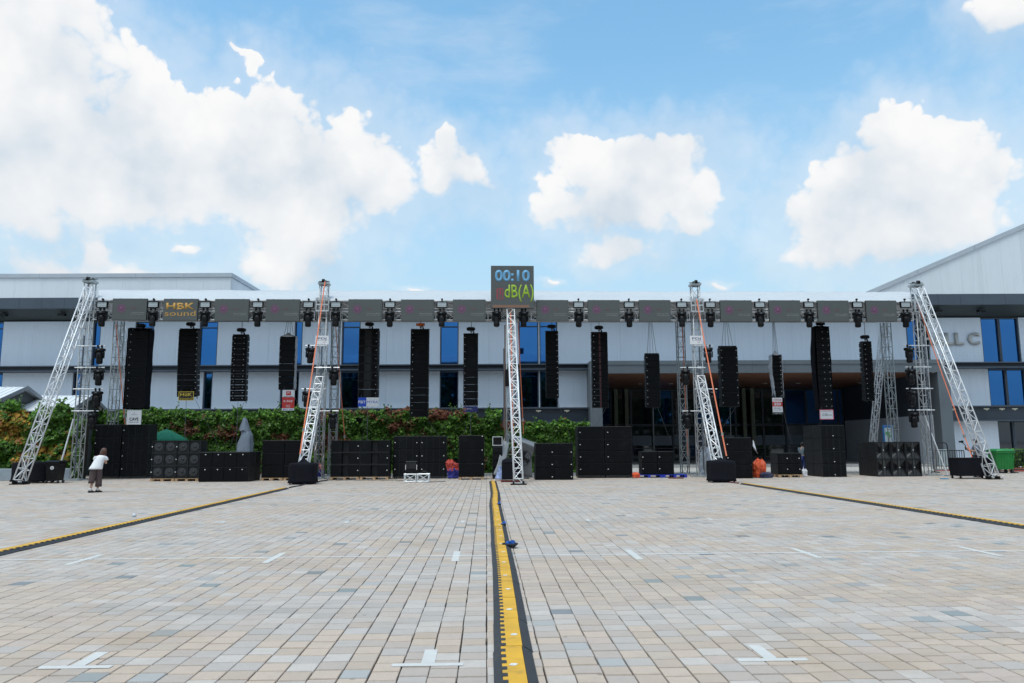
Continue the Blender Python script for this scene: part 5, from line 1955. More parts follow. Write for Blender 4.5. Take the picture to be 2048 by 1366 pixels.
# green parasol
g = P(332, 880, 40.2)
t = thing('parasol', 'green parasol rising behind the bare woofer stack', 'parasol', (g.x, 40.2, 0))
zc, ze = P(332, 858, 40.2).z, P(332, 882, 40.2).z
GREENP = mat('green_canvas', (.012, .20, .115), .8, 0, .1, 3)
for k in range(8):
    a0, a1 = 2 * math.pi * k / 8, 2 * math.pi * (k + 1) / 8
    r_ = 1.25
    q = []
    pts_ = [(0, 0, zc)]
    mb = MB()
    grid = []
    for i in range(6):
        f = i / 5
        row = []
        for j in range(5):
            aa = a0 + (a1 - a0) * j / 4
            sagr = 1 - .06 * math.sin(math.pi * j / 4) * f
            row.append((r_ * f * sagr * math.cos(aa), r_ * f * sagr * math.sin(aa), zc - (zc - ze) * f ** 1.15 - (.04 if i == 5 else 0) * math.sin(math.pi * j / 4)))
        grid.append(row)
    vs = [p for row in grid for p in row]
    mb.add(vs, [(i * 5 + j, i * 5 + j + 1, (i + 1) * 5 + j + 1, (i + 1) * 5 + j) for i in range(5) for j in range(4)])
    o = mb.build('canopy_panel', GREENP, t, None, True)
    o.modifiers.new('thick', 'SOLIDIFY').thickness = .006
MB().tube((0, 0, 0), (0, 0, zc), .03, 8).tube((0, 0, zc), (0, 0, zc + .12), .03, 8, .01).build('pole', STEEL, t)
MB().cbox((0, 0, .06), (.5, .5, .12), .03).build('foot', RUBBER, t)

# cloth covered stand (grey)
g = P(491, 870, 36.2)
t = thing('covered_stand', 'tall stand draped in grey blue cloth behind the low four-wide stack', 'covered stand', (g.x, 36.2, 0))
GREYC = mat('grey_blue_cloth', (.20, .235, .29), .85, 0, .18, 2, .3, 12)
rings = []
prof = [(P(491, 960, 36.2).z, .42, 0), (1.0, .38, 0), (P(0, 890, 36.2).z, .33, .02), (P(0, 872, 36.2).z, .25, .06), (P(0, 866, 36.2).z, .22, .03), (P(0, 860, 36.2).z, .20, -.02), (P(0, 850, 36.2).z, .16, -.05), (P(0, 842, 36.2).z, .09, -.04), (P(0, 838, 36.2).z, .03, -.03)]
for zz, rr, sh_ in prof:
    rings.append([(sh_ + rr * math.cos(6.283 * i / 30) * (1 + .10 * math.sin(i * 2.1 + zz * 1.5) + .30 * noise.noise((math.cos(6.283 * i / 30) * 1.6, math.sin(6.283 * i / 30) * 1.6, zz * 1.4))), rr * .8 * math.sin(6.283 * i / 30) * (1 + .16 * noise.noise((i * .8, zz, 2))), max(zz, .03)) for i in range(30)])
MB().loft(rings).build('cloth', GREYC, t, None, True)
hood = [[(-.05 + rr * math.cos(6.283 * i / 18) * (1 + .22 * math.sin(i * 2.3) + .3 * noise.noise((i * .5, zz * 2, 5))), -.03 + rr * .9 * math.sin(6.283 * i / 18), zz + .16 * noise.noise((i * .7, 2, 2)) * (rr > .2)) for i in range(18)] for zz, rr in ((P(0, 863, 36.2).z, .23), (P(0, 855, 36.2).z, .18), (P(0, 845, 36.2).z, .10), (P(0, 839, 36.2).z, .07), (P(0, 836, 36.2).z, .02))]
MB().loft(hood, False).build('hood', GREYC, t, None, True)

# small white truss table with rack
a = G(833, 964.5)
t = thing('truss_table', 'low white table made of two short truss pieces', 'table', (a.x, a.y, 0))
w = P(859, 950, a.y).x - P(808, 950, a.y).x
h = P(833, 947, a.y).z
WT = mat('white_tube', (.62, .64, .66), .4, .3)
for c in (-1, 1):
    x0, x1 = (c * w / 2 if c < 0 else .01), (-.01 if c < 0 else w / 2)
    for yy in (0, .4):
        for z in (.03, h - .03):
            MB().tube((x0, yy, z), (x1, yy, z), .026, 7).build('rail', WT, t)
        for x in (x0 + .03, x1 - .03):
            MB().tube((x, yy, .03), (x, yy, h - .03), .028, 7).build('leg', WT, t)
        MB().tube((x0 + .05, yy, .05), (x1 - .05, yy, h - .05), .014, 6).tube((x0 + .05, yy + .002, h - .05), (x1 - .05, yy + .002, .05), .014, 6).build('cross_brace', WT, t)
    for x in (x0 + .05, x1 - .05):
        MB().tube((x, 0, h - .03), (x, .4, h - .03), .018, 6).build('tie', WT, t)
t2 = thing('amplifier_rack', 'small black ventilated rack standing on the white truss table', 'rack', (P(822, 940, a.y).x, a.y + .05, h))
rw, rh = .50, P(822, 922, a.y).z - h
MB().cbox((0, .2, rh / 2), (rw, .34, rh - .02), .02).build('case', BLACKM, t2)
for k in range(7):
    MB().box((0, .022, rh * (.42 + .07 * k)), (rw * .8, .02, .012)).build('vent_slat', mat('satin_slot', (.07, .07, .075), .4, .3), t2)
for sx in (-1, 1):
    MB().tube((sx * rw * .46, .0, rh * .3), (sx * rw * .46, .0, rh * .7), .014, 6).build('handle', CHROME, t2)
t3 = thing('control_box', 'small dark control box with knobs on the white truss table', 'device', (P(848, 945, a.y).x, a.y + .1, h))
MB().cbox((0, .12, .05), (.22, .2, .10), .015).build('case', BLACKM, t3)
for sx in (-.07, 0, .07):
    MB().tube((sx, .1, .10), (sx, .1, .14), .018, 8).build('knob', BLACKM, t3)
cable('signal_cable', 'dark cables hanging under the white truss table', [(a.x - .1, a.y + .2, h - .05), (a.x + .05, a.y + .22, h * .4), (a.x + .02, a.y + .1, .03), (a.x + .5, a.y - .2, .015), (a.x + 1.2, a.y + .3, .012)], .012, RUBBER)

# tall rack left of the centre mast
g = P(995, 957, 34.4)
t = thing('equipment_rack', 'tall black equipment rack with a silver framed top unit', 'rack', (g.x, 34.4, 0))
rw, zt_ = P(1005, 900, 34.4).x - P(985, 900, 34.4).x, P(995, 873, 34.4).z
MB().cbox((0, .3, (zt_ - .42) / 2), (rw, .6, zt_ - .42), .015).build('case', BLACK, t)
for k in range(12):
    MB().box((0, -.008, .2 + k * .105), (rw * .86, .02, .08)).build('rack_unit', BLACKM if k % 3 else GRILLE2, t)
fr = MB().span((-rw / 2, 0, zt_ - .41), (rw / 2, .45, zt_ - .38)).span((-rw / 2, 0, zt_ - .03), (rw / 2, .45, zt_)).span((-rw / 2, 0, zt_ - .379), (-rw / 2 + .03, .45, zt_ - .031)).span((rw / 2 - .03, 0, zt_ - .379), (rw / 2, .45, zt_ - .031))
fr.build('silver_frame', ALU, t)
MB().span((-rw / 2 + .035, .02, zt_ - .375), (rw / 2 - .035, .42, zt_ - .035)).build('top_unit', BLACKM, t)

# grey tarpaulin over gear, right of the mast
TGREY = mat('grey_tarp', (.24, .255, .275), .55, 0, .18, 1.6, .5, 5)


def sheet(name, label, rows, m, cat, thick=.006):
    """rows: lists of world points forming a draped grid"""
    o0 = Vector((rows[-1][0].x, rows[-1][0].y, 0))
    n = len(rows[0])
    fine = []
    S = 5
    for i in range((len(rows) - 1) * S + 1):
        fi = min(i / S, len(rows) - 1 - 1e-6)
        i0, fr_ = int(fi), fi - int(fi)
        row = []
        for j in range((n - 1) * S + 1):
            fj = min(j / S, n - 1 - 1e-6)
            j0, fc = int(fj), fj - int(fj)
            p = (rows[i0][j0] * (1 - fr_) + rows[i0 + 1][j0] * fr_) * (1 - fc) + (rows[i0][j0 + 1] * (1 - fr_) + rows[i0 + 1][j0 + 1] * fr_) * fc
            w_ = noise.noise((p.x * 2.3, p.z * 2.3, p.y)) * .07 + noise.noise((p.x * 6, p.z * 5, 3)) * .03
            p = p + Vector((w_ * .4, w_, 0))
            p.z = max(p.z, .02)
            row.append(p - o0)
        fine.append(row)
    N = len(fine[0])
    mb = MB()
    mb.add([p for r_ in fine for p in r_], [(i * N + j, i * N + j + 1, (i + 1) * N + j + 1, (i + 1) * N + j) for i in range(len(fine) - 1) for j in range(N - 1)])
    o = mb.build(name, m, None, o0, True)
    o.modifiers.new('thick', 'SOLIDIFY').thickness = thick
    return tag(o, label, cat)


q = lambda px, py, v: P(px, py, v)
sheet('tarpaulin', 'grey tarpaulin hung over gear right of the centre mast', [[q(1022, 869, 35.6), q(1040, 873, 35.7), q(1056, 880, 35.8), q(1074, 886, 35.9)], [q(1030, 882, 34.9), q(1042, 883, 34.9), q(1056, 888, 34.9), q(1070, 893, 34.9)], [q(1036, 895, 35.3), q(1046, 899, 35.3), q(1056, 905, 35.2), q(1064, 915, 35.3)], [q(1040, 952, 35.6), q(1048, 954, 35.6), q(1056, 957, 35.5), q(1064, 957, 35.4)]], TGREY, 'tarpaulin')
sheet('tarpaulin', 'grey tarpaulin flap slanting down left of the centre mast', [[q(1011, 866, 35.3), q(1016, 866, 35.4), q(1020, 868, 35.5)], [q(1004, 890, 34.6), q(1012, 888, 34.7), q(1018, 890, 34.8)], [q(996, 925, 34.2), q(1004, 925, 34.3), q(1012, 925, 34.4)], [q(987, 948, 33.8), q(994, 952, 33.9), q(1002, 952, 34.0)]], TGREY, 'tarpaulin')
sheet('crumpled_sheet', 'crumpled blue and white sheet at the foot of the centre mast', [[q(997, 932, 33.5), q(1001, 931, 33.6), q(1005, 933, 33.7)], [q(993, 948, 33.1), q(998, 946, 33.2), q(1004, 946, 33.3)], [q(989, 957, 32.9), q(996, 958, 32.8), q(1004, 959, 32.9)]], mat('blue_white_sheet', (.20, .25, .42), .7, 0, .6, 5), 'tarpaulin')
# electric fan under it
g = P(1047, 916, 34.3)
t = thing('floor_fan', 'black round drum fan under the grey tarpaulin', 'fan', (g.x, 34.3, 0))
zc_ = g.z
rr = .36
mb = MB()
for f in (.35, .6, .85, 1.0):
    mb.path([(rr * f * math.cos(6.283 * i / 24), -.08 if f < 1 else 0, zc_ + rr * f * math.sin(6.283 * i / 24)) for i in range(25)], .009, 5)
for i in range(12):
    c_, s_ = math.cos(6.283 * i / 12), math.sin(6.283 * i / 12)
    mb.path([(.1 * c_, -.085, zc_ + .1 * s_), (rr * .85 * c_, -.08, zc_ + rr * .85 * s_), (rr * c_, 0, zc_ + rr * s_)], .006, 4)
mb.build('guard', BLACKM, t)
for i in range(3):
    th = 2.09 * i
    M = Matrix.Translation((0, .02, zc_)) @ Matrix.Rotation(th, 4, 'Y')
    MB().add([(-.04, -.03, .06), (.05, .03, .06), (.15, .04, .3), (-.09, -.05, .3), (-.04, -.02, .06), (.05, .04, .06), (.15, .05, .3), (-.09, -.04, .3)], [(0, 1, 2, 3), (7, 6, 5, 4), (0, 4, 5, 1), (1, 5, 6, 2), (2, 6, 7, 3), (3, 7, 4, 0)], M).build('blade', mat('fan_blade', (.03, .03, .035), .4), t)
MB().tube((0, .0, zc_), (0, .2, zc_), .09, 12).build('motor', BLACKM, t)
MB().tube((0, .12, .03), (0, .12, zc_ - .05), .028, 7).cbox((0, .12, .02), (.5, .4, .035), .01).build('stand', BLACKM, t)
# black case in front of the mast
a, b = P(1004, 963, 31.4), P(1045, 963, 31.4)
t = thing('flight_case', 'black carpet covered case behind the centre raking truss', 'case', ((a.x + b.x) / 2, 31.4, 0))
w, h = b.x - a.x, P(1024, 925, 31.4).z
MB().cbox((0, .35, h / 2 + .05), (w, .7, h - .1), .025).build('body', FABRIC, t)
MB().loft([rc4(w * .5, .36, h + .0), rc4(w * .45, .30, h + .10), rc4(w * .3, .2, h + .16)]).build('lid', FABRIC, t, (0, .35, 0))
MB().cbox((0, .35, .04), (w + .1, .8, .02), .004).build('red_mat', mat('red_mat', (.25, .03, .03), .9), t)
for sx in (-.4, .4):
    MB().tube((sx * w - .02, .08, .03), (sx * w + .02, .08, .03), .03, 8).build('caster', BLACKM, t)
MB().box((.12, -.003, h * .5), (.05, .01, .03)).build('badge', REDP, t)

# soft bags and sheets
def bag(name, label, px, py, v, w, h, m, cat, m2=None, seed=0):
    g = P(px, py, v)
    t = thing(name, label, cat, (g.x, v, 0))
    def shell(z0, z1, mm, nm, sx=1, off=(0, 0)):
        rings = []
        for k in range(13):
            f = k / 12
            rr = min(1, (1 - f) * 2.6 + .25) ** .7 * (1 if f > .08 else .9)
            ring = []
            for i in range(40):
                an = 6.2832 * i / 40
                cx, sy = math.cos(an), math.sin(an)
                q_ = (abs(cx) ** 3.2 + abs(sy) ** 3.2) ** (-1 / 3.2)
                d1 = noise.noise((cx * 1.3 + seed, sy * 1.3, f * 1.5))
                d2 = abs(noise.noise((cx * 3.1 + seed, sy * 3.1, f * 4.0)))
                d3 = noise.noise((cx * 7 + seed, sy * 7, f * 9))
                e = rr * (1 + .30 * d1 - .30 * d2 + .09 * d3)
                ring.append((off[0] * f + w / 2 * q_ * cx * e * sx, off[1] * f + w * .4 * q_ * sy * e, z0 + (z1 - z0) * f + h * f * (.20 * d1 - .16 * d2)))
            rings.append(ring)
        MB().loft(rings).build(nm, mm, t, None, False)
    if m2:
        shell(.02, h * .66, m2, 'lower_cover', .96, (.05, 0))
        shell(h * .42, h * 1.02, m, 'upper_cover', 1.0, (-.06, .05))
    else:
        shell(.02, h, m, 'cover')
    return t


REDC = mat('red_fabric', (.42, .05, .035), .75, 0, .2, 5, .4, 10)
bag('soft_bag', 'red and blue soft bag between two stacks left of centre', 906, 950, 35.0, .62, P(906, 921, 35).z, REDC, 'bag', mat('blue_fabric', (.02, .025, .22), .7, 0, .2, 5, .4, 10), 1)
bag('soft_bag', 'red and blue bag seen through the left-hand inner tower', 637, 950, 36.6, .5, P(637, 928, 36.6).z, REDC, 'bag', mat('blue_fabric', (.02, .025, .22), .7), 4)
bag('tarpaulin_heap', 'bright orange tarpaulin heap right of the column behind the right covered case', 1520, 955, 33.95, .60, P(1520, 919, 33.95).z, mat('orange_tarp', (.60, .085, .025), .6, 0, .25, 5, .6, 9), 'tarpaulin', None, 7)
bag('tarpaulin_heap', 'small orange heap beside the blue pallets', 1272, 953, 34.3, .34, .26, mat('orange_tarp', (.60, .085, .025), .6), 'tarpaulin', None, 9)
sheet('pennant_cloth', 'white cloth corner hanging right of the column behind the right covered case', [[q(1506, 880, 34.1), q(1508, 883, 34.1)], [q(1506, 893, 34.0), q(1513, 902, 34.0)], [q(1508, 899, 34.1), q(1516, 908, 34.1)]], mat('white_cloth', (.6, .6, .66), .8), 'cloth')
bag('dust_sheet', 'pale bundled sheet behind the right-hand inner tower', 1412, 952, 36.0, .6, P(1412, 896, 36).z, mat('pale_blue_sheet', (.42, .47, .55), .7, 0, .3, 4), 'cloth', None, 12)
a, b = G(1495, 958), None
bag('cable_heap', 'dark blue cable heap left of the low pallet stack', 1533, 955, 33.6, .5, .25, mat('blue_cable', (.015, .02, .06), .6), 'cable heap', None, 14)
cable('cable_heap', 'red and black cable tails on the blue pallet', wob((P(1338, 955, 33.6).x, 33.5, 0), (P(1365, 955, 33.6).x, 33.4, 0), 10, .22, .03, 6), .025, mat('red_brown_cable', (.16, .05, .04), .6))
tag(MB().cbox((0, 0, .02), (.28, .2, .035), .006).build('blue_tape_roll', mat('cyan_plastic', (.03, .22, .42), .5), None, (P(1855, 958, 33).x, G(1855, 958.5).y, 0)), 'flat pale blue plastic piece on the ground near the right-hand outer tower', 'plastic piece')
for px, py, lab, c in ((268, 1034, 'crumpled pale plastic cup behind the left cable ramp', (.55, .6, .65)), (990, 963, 'crumpled white plastic near the far end of the centre ramp', (.6, .6, .6)), (2006, 955, 'small white plastic bag beside the foot of the right raking truss', (.68, .68, .7))):
    g = G(px, py)
    rr = [[(f * .05 * math.cos(6.283 * i / 12) * (1 + .4 * noise.noise((i, z * 9, px))), f * .04 * math.sin(6.283 * i / 12), .01 + z * .45 + .02 * noise.noise((i * .8, z * 5, px))) for i in range(12)] for z, f in ((.0, .8), (.05, 1), (.12, .7), (.15, .2))]
    tag(MB().loft(rr).build('litter', mat('litter_%d' % px, c, .5, 0, .1), None, g, True), lab, 'litter')

# ------------------------------------------------------------------ right end: barrier, bin, notice, bollard
IRON = mat('black_iron', (.012, .013, .018), .5, .2, .1)
VB = 38.4
bars = MB().tube((0, 0, .18), (0, 0, 1.0), .016, 6).mesh('bar', IRON)
bx = [P(p, 940, VB).x for p in (1868, 1932, 1997, 2062)]
for k in range(3):
    a, b = bx[k] + .03, bx[k + 1] - .03
    t = thing('crowd_barrier', ['black steel barrier left of the man with the camera', 'black steel barrier in front of the green bin', 'black steel barrier at the right edge before the shrubs'][k], 'barrier', ((a + b) / 2, VB - k * .5, 0), 0, 'steel barriers at the right')
    w = b - a
    zt_ = P(1900, 901, VB).z
    for z in (.17, zt_):
        MB().tube((-w / 2, 0, z), (w / 2, 0, z), .022, 7).build('rail', IRON, t)
    for sx in (-1, 1):
        MB().tube((sx * w / 2, 0, .05), (sx * w / 2, 0, zt_), .024, 7).box((sx * w / 2 * .9, 0, .025), (.06, .55, .05)).build('post', IRON, t)
    n = 12
    for i in range(n):
        o = put('bar', bars, t, (-w / 2 + w * (i + 1) / (n + 1), 0, 0))
        o.scale = (1, 1, (zt_ - .18) / .82)
    MB().box((0, -.02, .10), (w, .03, .05)).build('kick_strip', mat('red_strip', (.35, .05, .05), .6), t)
# green wheeled bin
VG = 37.3
a, b = P(1986, 940, VG), P(2023, 940, VG)
w, h = b.x - a.x, P(2004, 897.5, VG).z
t = thing('wheeled_bin', 'large bright green four wheeled refuse bin', 'bin', ((a.x + b.x) / 2, VG, 0))
GRN = mat('green_plastic', (.010, .19, .035), .42, 0, .12, 3, coat=.1)
rc8 = lambda x, y, z, k=.06: [(-x + k, -y, z), (x - k, -y, z), (x, -y + k, z), (x, y - k, z), (x - k, y, z), (-x + k, y, z), (-x, y - k, z), (-x, -y + k, z)]
MB().loft([rc8(w * .42, .30, .20), rc8(w * .47, .36, h * .55), rc8(w * .49, .38, h * .82), rc8(w * .52, .42, h * .83), rc8(w * .52, .42, h * .88)]).build('body', GRN, t)
MB().loft([rc8(w * .53, .43, h * .885), rc8(w * .53, .43, h * .92), rc8(w * .46, .36, h * .985), rc8(w * .3, .2, h)]).build('lid', GRN, t, None, True)
for k in range(6):
    x = -w * .38 + k * w * .76 / 5
    MB().add([(x - .02, -.325, .24), (x + .02, -.325, .24), (x + .02, -.405, h * .80), (x - .02, -.405, h * .80), (x - .02, -.25, .24), (x + .02, -.25, .24), (x + .02, -.3, h * .80), (x - .02, -.3, h * .80)], [(0, 1, 2, 3), (0, 4, 5, 1), (1, 5, 6, 2), (2, 6, 7, 3), (3, 7, 4, 0)]).build('rib', GRN, t)
for sx in (-.36, .36):
    for sy in (-.22, .22):
        wme = MB().tube((sx * w - .035, sy, .10), (sx * w + .035, sy, .10), .10, 14).box((sx * w, sy, .18), (.05, .08, .08)).build('wheel', RUBBER, t)
# blue notice stand
g = P(1777, 880, 39.6)
t = thing('notice_stand', 'blue framed notice stand behind the right horn stack', 'sign', (g.x, 39.6, 0))
w = P(1786, 880, 39.6).x - P(1765, 880, 39.6).x
zt_ = P(1777, 850, 39.6).z
MB().cbox((0, 0, zt_ / 2), (w, .08, zt_), .02).build('frame', mat('blue_frame', (.03, .16, .42), .5), t)
MB().box((.02, -.043, zt_ * .68), (w * .78, .006, zt_ * .52)).build('poster', mat('pale_poster', (.52, .60, .62), .6), t)
MB().box((-.05, -.048, zt_ * .82), (w * .4, .004, zt_ * .07)).box((.05, -.048, zt_ * .76), (w * .4, .004, zt_ * .05)).build('print', mat('green_print', (.12, .40, .14), .6), t)
# rounded clear shelter / bin behind barrier
g = P(1885, 930, 40.2)
t = thing('standing_bin', 'slim dark framed litter bin behind the barrier', 'bin', (g.x, 40.2, 0))
for sx in (-.35, .35):
    MB().path([(sx, 0, 0), (sx, 0, 1.35), (sx * .8, 0, 1.5), (0, 0, 1.53)], .03, 7).build('hoop', IRON, t)
MB().cbox((0, .02, .7), (.56, .3, .9), .04).build('body', mat('pale_bin', (.35, .40, .42), .5), t)

# ------------------------------------------------------------------ people
def skin(name, J, E, m, parent, root, sub=2):
    """continuous limb surface grown on a joint skeleton: J = {joint: (x, y, z, radius)}"""
    names = list(J)
    me = bpy.data.meshes.new(name)
    me.from_pydata([J[n][:3] for n in names], [(names.index(a), names.index(b)) for a, b in E], [])
    me.materials.append(m)
    o = put(name, me, parent)
    o.modifiers.new('skin', 'SKIN').use_smooth_shade = True
    if not me.skin_vertices:
        with bpy.context.temp_override(object=o, active_object=o):
            bpy.ops.mesh.customdata_skin_add()
    for i, n in enumerate(names):
        sv = me.skin_vertices[0].data[i]
        r_ = J[n][3]
        sv.radius = r_ if isinstance(r_, tuple) else (r_, r_)
        sv.use_root = n == root
    sb = o.modifiers.new('sub', 'SUBSURF')
    sb.levels = sb.render_levels = sub
    return o


def hand(J, E, key, w, d, side):
    """palm, four fingers, thumb; w wrist, d direction"""
    w, d = Vector(w), Vector(d).normalized()
    s_ = Vector(side).normalized()
    p = w + d * .07
    J[key + 'palm'] = (*p, .026)
    E.append((key + 'wrist', key + 'palm'))
    dn = d.cross(s_).normalized()
    for i, L in enumerate((.058, .068, .064, .05)):
        b = p + d * .03 + s_ * (.024 - .016 * i)
        m_ = b + d * L * .6 - dn * .008
        e = m_ + d * L * .35 - dn * .022
        J['%sf%d' % (key, i)] = (*b, .010)
        J['%sg%d' % (key, i)] = (*m_, .009)
        J['%sh%d' % (key, i)] = (*e, .008)
        E += [(key + 'palm', '%sf%d' % (key, i)), ('%sf%d' % (key, i), '%sg%d' % (key, i)), ('%sg%d' % (key, i), '%sh%d' % (key, i))]
    t1 = p - d * .02 + s_ * .035
    t2_ = t1 + d * .035 + s_ * .012
    J[key + 't1'] = (*t1, .012)
    J[key + 't2'] = (*t2_, .010)
    E += [(key + 'palm', key + 't1'), (key + 't1', key + 't2')]


def ell(cx, cy, z, rx, ry, n=20, wav=0, ph=0):
    return [(cx + rx * (1 + wav * math.sin(i * 2.5 + ph)) * math.cos(6.2832 * i / n), cy + ry * (1 + wav * math.sin(i * 2.5 + ph)) * math.sin(6.2832 * i / n), z) for i in range(n)]


def shoe(parent, x, y, ang, m=None):
    mb = MB()
    M = Matrix.Translation((x, y, 0)) @ Matrix.Rotation(ang, 4, 'Z')
    rings = []
    for f, w_, h_ in ((-.09, .030, .065), (-.06, .040, .075), (0, .042, .07), (.06, .046, .055), (.11, .042, .045), (.145, .022, .03)):
        rings.append([tuple(M @ Vector(p)) for p in ((-w_, f, .004), (w_, f, .004), (w_ * 1.02, f, h_ * .4), (w_ * .7, f, h_), (-w_ * .7, f, h_), (-w_ * 1.02, f, h_ * .4))])
    return mb.loft(rings).build('shoe', m or BLACKM, parent, None, True)


g = G(188.5, 985)
wm = thing('person', 'woman in a white puff sleeve blouse and brown cropped trousers, leaning to the right', 'person', g, -YAW + rad(24))
J = {'pelvis': (0, 0, .82, .11), 'waist': (.045, .02, .97, .10), 'chest': (.10, .05, 1.12, (.12, .10)), 'neck': (.155, .09, 1.245, .045), 'chin': (.18, .12, 1.30, .06), 'head': (.195, .12, 1.385, .088), 'crown': (.20, .115, 1.445, .06),
     'nose': (.215, .215, 1.365, .014),
     'Rsho': (.24, .07, 1.185, .048), 'Relb': (.285, .13, .965, .038), 'Rwrist': (.22, .33, 1.02, .026), 'Lsho': (-.02, .04, 1.175, .048), 'Lelb': (-.03, .18, .98, .038), 'Lwrist': (.09, .36, 1.03, .026),
     'Rhip': (.085, .02, .76, .085), 'Rkne': (.10, .06, .43, .055), 'Rank': (.085, .05, .10, .036), 'Rtoe': (.17, .12, .035, .03), 'Lhip': (-.075, 0, .76, .085), 'Lkne': (-.07, .02, .43, .055), 'Lank': (-.115, -.05, .10, .036), 'Ltoe': (-.05, .02, .035, .03)}
E = [('pelvis', 'waist'), ('waist', 'chest'), ('chest', 'neck'), ('neck', 'chin'), ('chin', 'head'), ('head', 'crown'), ('head', 'nose'), ('chest', 'Rsho'), ('Rsho', 'Relb'), ('Relb', 'Rwrist'), ('chest', 'Lsho'), ('Lsho', 'Lelb'), ('Lelb', 'Lwrist'),
     ('pelvis', 'Rhip'), ('Rhip', 'Rkne'), ('Rkne', 'Rank'), ('Rank', 'Rtoe'), ('pelvis', 'Lhip'), ('Lhip', 'Lkne'), ('Lkne', 'Lank'), ('Lank', 'Ltoe')]
hand(J, E, 'R', J['Rwrist'][:3], (-.4, .6, .5), (-.8, -.3, .2))
hand(J, E, 'L', J['Lwrist'][:3], (.4, .6, .5), (.8, -.3, .2))
skin('body', J, E, SKIN, wm, 'pelvis')
BLOUSE = mat('white_cotton', (.78, .78, .80), .85, 0, .05, 10, .4, 25)
rings = [ell(-.01, 0, .775, .205, .165, 24, .05), ell(.005, 0, .83, .195, .158, 24, .05), ell(.04, .02, .95, .170, .138, 24, .045), ell(.075, .035, 1.06, .158, .125, 24, .03), ell(.10, .05, 1.12, .160, .125, 24), ell(.12, .06, 1.19, .165, .115, 24), ell(.14, .08, 1.235, .11, .09, 24), ell(.15, .085, 1.25, .075, .07, 24)]
MB().loft(rings).build('blouse', BLOUSE, wm, None, True)
for (sx, sy, sz, ex, ey, ez) in ((.225, .07, 1.21, .275, .105, 1.07), (-.01, .04, 1.20, -.03, .10, 1.07)):
    c0, c1 = Vector((sx, sy, sz)), Vector((ex, ey, ez))
    rr = []
    for f, r_ in ((-.1, .03), (.0, .066), (.3, .085), (.65, .09), (.95, .075), (1.0, .055)):
        p = c0 + (c1 - c0) * f
        rr.append(ell(p.x, p.y, p.z, r_, r_ * .95, 16, .05, f * 3))
    MB().loft(rr).build('sleeve', BLOUSE, wm, None, True)
TROU = mat('brown_trouser', (.075, .050, .050), .85, 0, .15, 6, .3, 20)
for pts_ in (((.065, .02, .85, .098), (.08, .03, .75, .112), (.10, .05, .5, .104), (.105, .05, .3, .100), (.105, .05, .19, .102)), ((-.055, 0, .85, .098), (-.07, 0, .75, .112), (-.08, .0, .52, .104), (-.095, -.02, .40, .098), (-.11, -.035, .31, .094))):
    MB().loft([ell(x, y, z, r_, r_ * 1.05, 18, .03, z * 9) for x, y, z, r_ in pts_]).build('trouser_leg', TROU, wm, None, True)
HAIR = mat('brown_hair', (.075, .030, .018), .5, 0, .4, 22, .25, 60)
MB().loft([ell(.16, .075, 1.19, .085, .05, 20, .05), ell(.17, .085, 1.25, .108, .085, 20, .05), ell(.185, .095, 1.33, .104, .100, 20, .03), ell(.195, .105, 1.41, .099, .102, 20, .015), ell(.20, .11, 1.465, .074, .080, 20), ell(.20, .11, 1.495, .035, .04, 20)]).build('hair', HAIR, wm, None, True)
for x, y, an in ((.105, .075, -.9), (-.10, -.03, -.9)):
    shoe(wm, x, y, an)
    MB().loft([ell(x - .02, y - .015, .06, .042, .045, 14), ell(x - .02, y - .018, .12, .042, .044, 14), ell(x - .02, y - .02, .145, .040, .042, 14)]).build('sock', WHITE, wm, None, True)

# man with a camera, right
g = P(1953, 900, 33.2)
mn = thing('person', 'man in a grey T-shirt holding up a camera on a gimbal', 'person', (g.x, 33.2, 0), -YAW + rad(80))
J = {'pelvis': (0, 0, .92, .13), 'waist': (0, .0, 1.08, .125), 'chest': (0, .0, 1.28, (.145, .12)), 'neck': (0, .03, 1.45, .052), 'chin': (0, .07, 1.50, .06), 'head': (0, .055, 1.585, .085), 'crown': (0, .05, 1.635, .07), 'nose': (0, .15, 1.565, .014), 'ear': (.085, .05, 1.57, .018), 'ear2': (-.085, .05, 1.57, .018),
     'Rsho': (.18, .0, 1.37, .06), 'Relb': (.20, .14, 1.13, .043), 'Rwrist': (.10, .36, 1.22, .03), 'Lsho': (-.18, .0, 1.37, .06), 'Lelb': (-.20, .16, 1.13, .043), 'Lwrist': (-.06, .36, 1.26, .03),
     'Rhip': (.10, 0, .88, .10), 'Rkne': (.11, .02, .48, .065), 'Rank': (.11, 0, .09, .042), 'Rtoe': (.12, .14, .035, .034), 'Lhip': (-.10, 0, .88, .10), 'Lkne': (-.11, .02, .48, .065), 'Lank': (-.11, 0, .09, .042), 'Ltoe': (-.12, .14, .035, .034)}
E0 = [e for e in E if 'f' not in e[1][1:2] and e[0] in J and e[1] in J] + [('head', 'ear'), ('head', 'ear2')]
E1 = list(E0)
J1 = dict(J)
hand(J1, E1, 'R', J['Rwrist'][:3], (-.3, .5, .6), (-.7, -.3, .3))
hand(J1, E1, 'L', J['Lwrist'][:3], (.3, .5, .6), (.7, -.3, .3))
skin('body', J1, E1, SKIN, mn, 'pelvis')


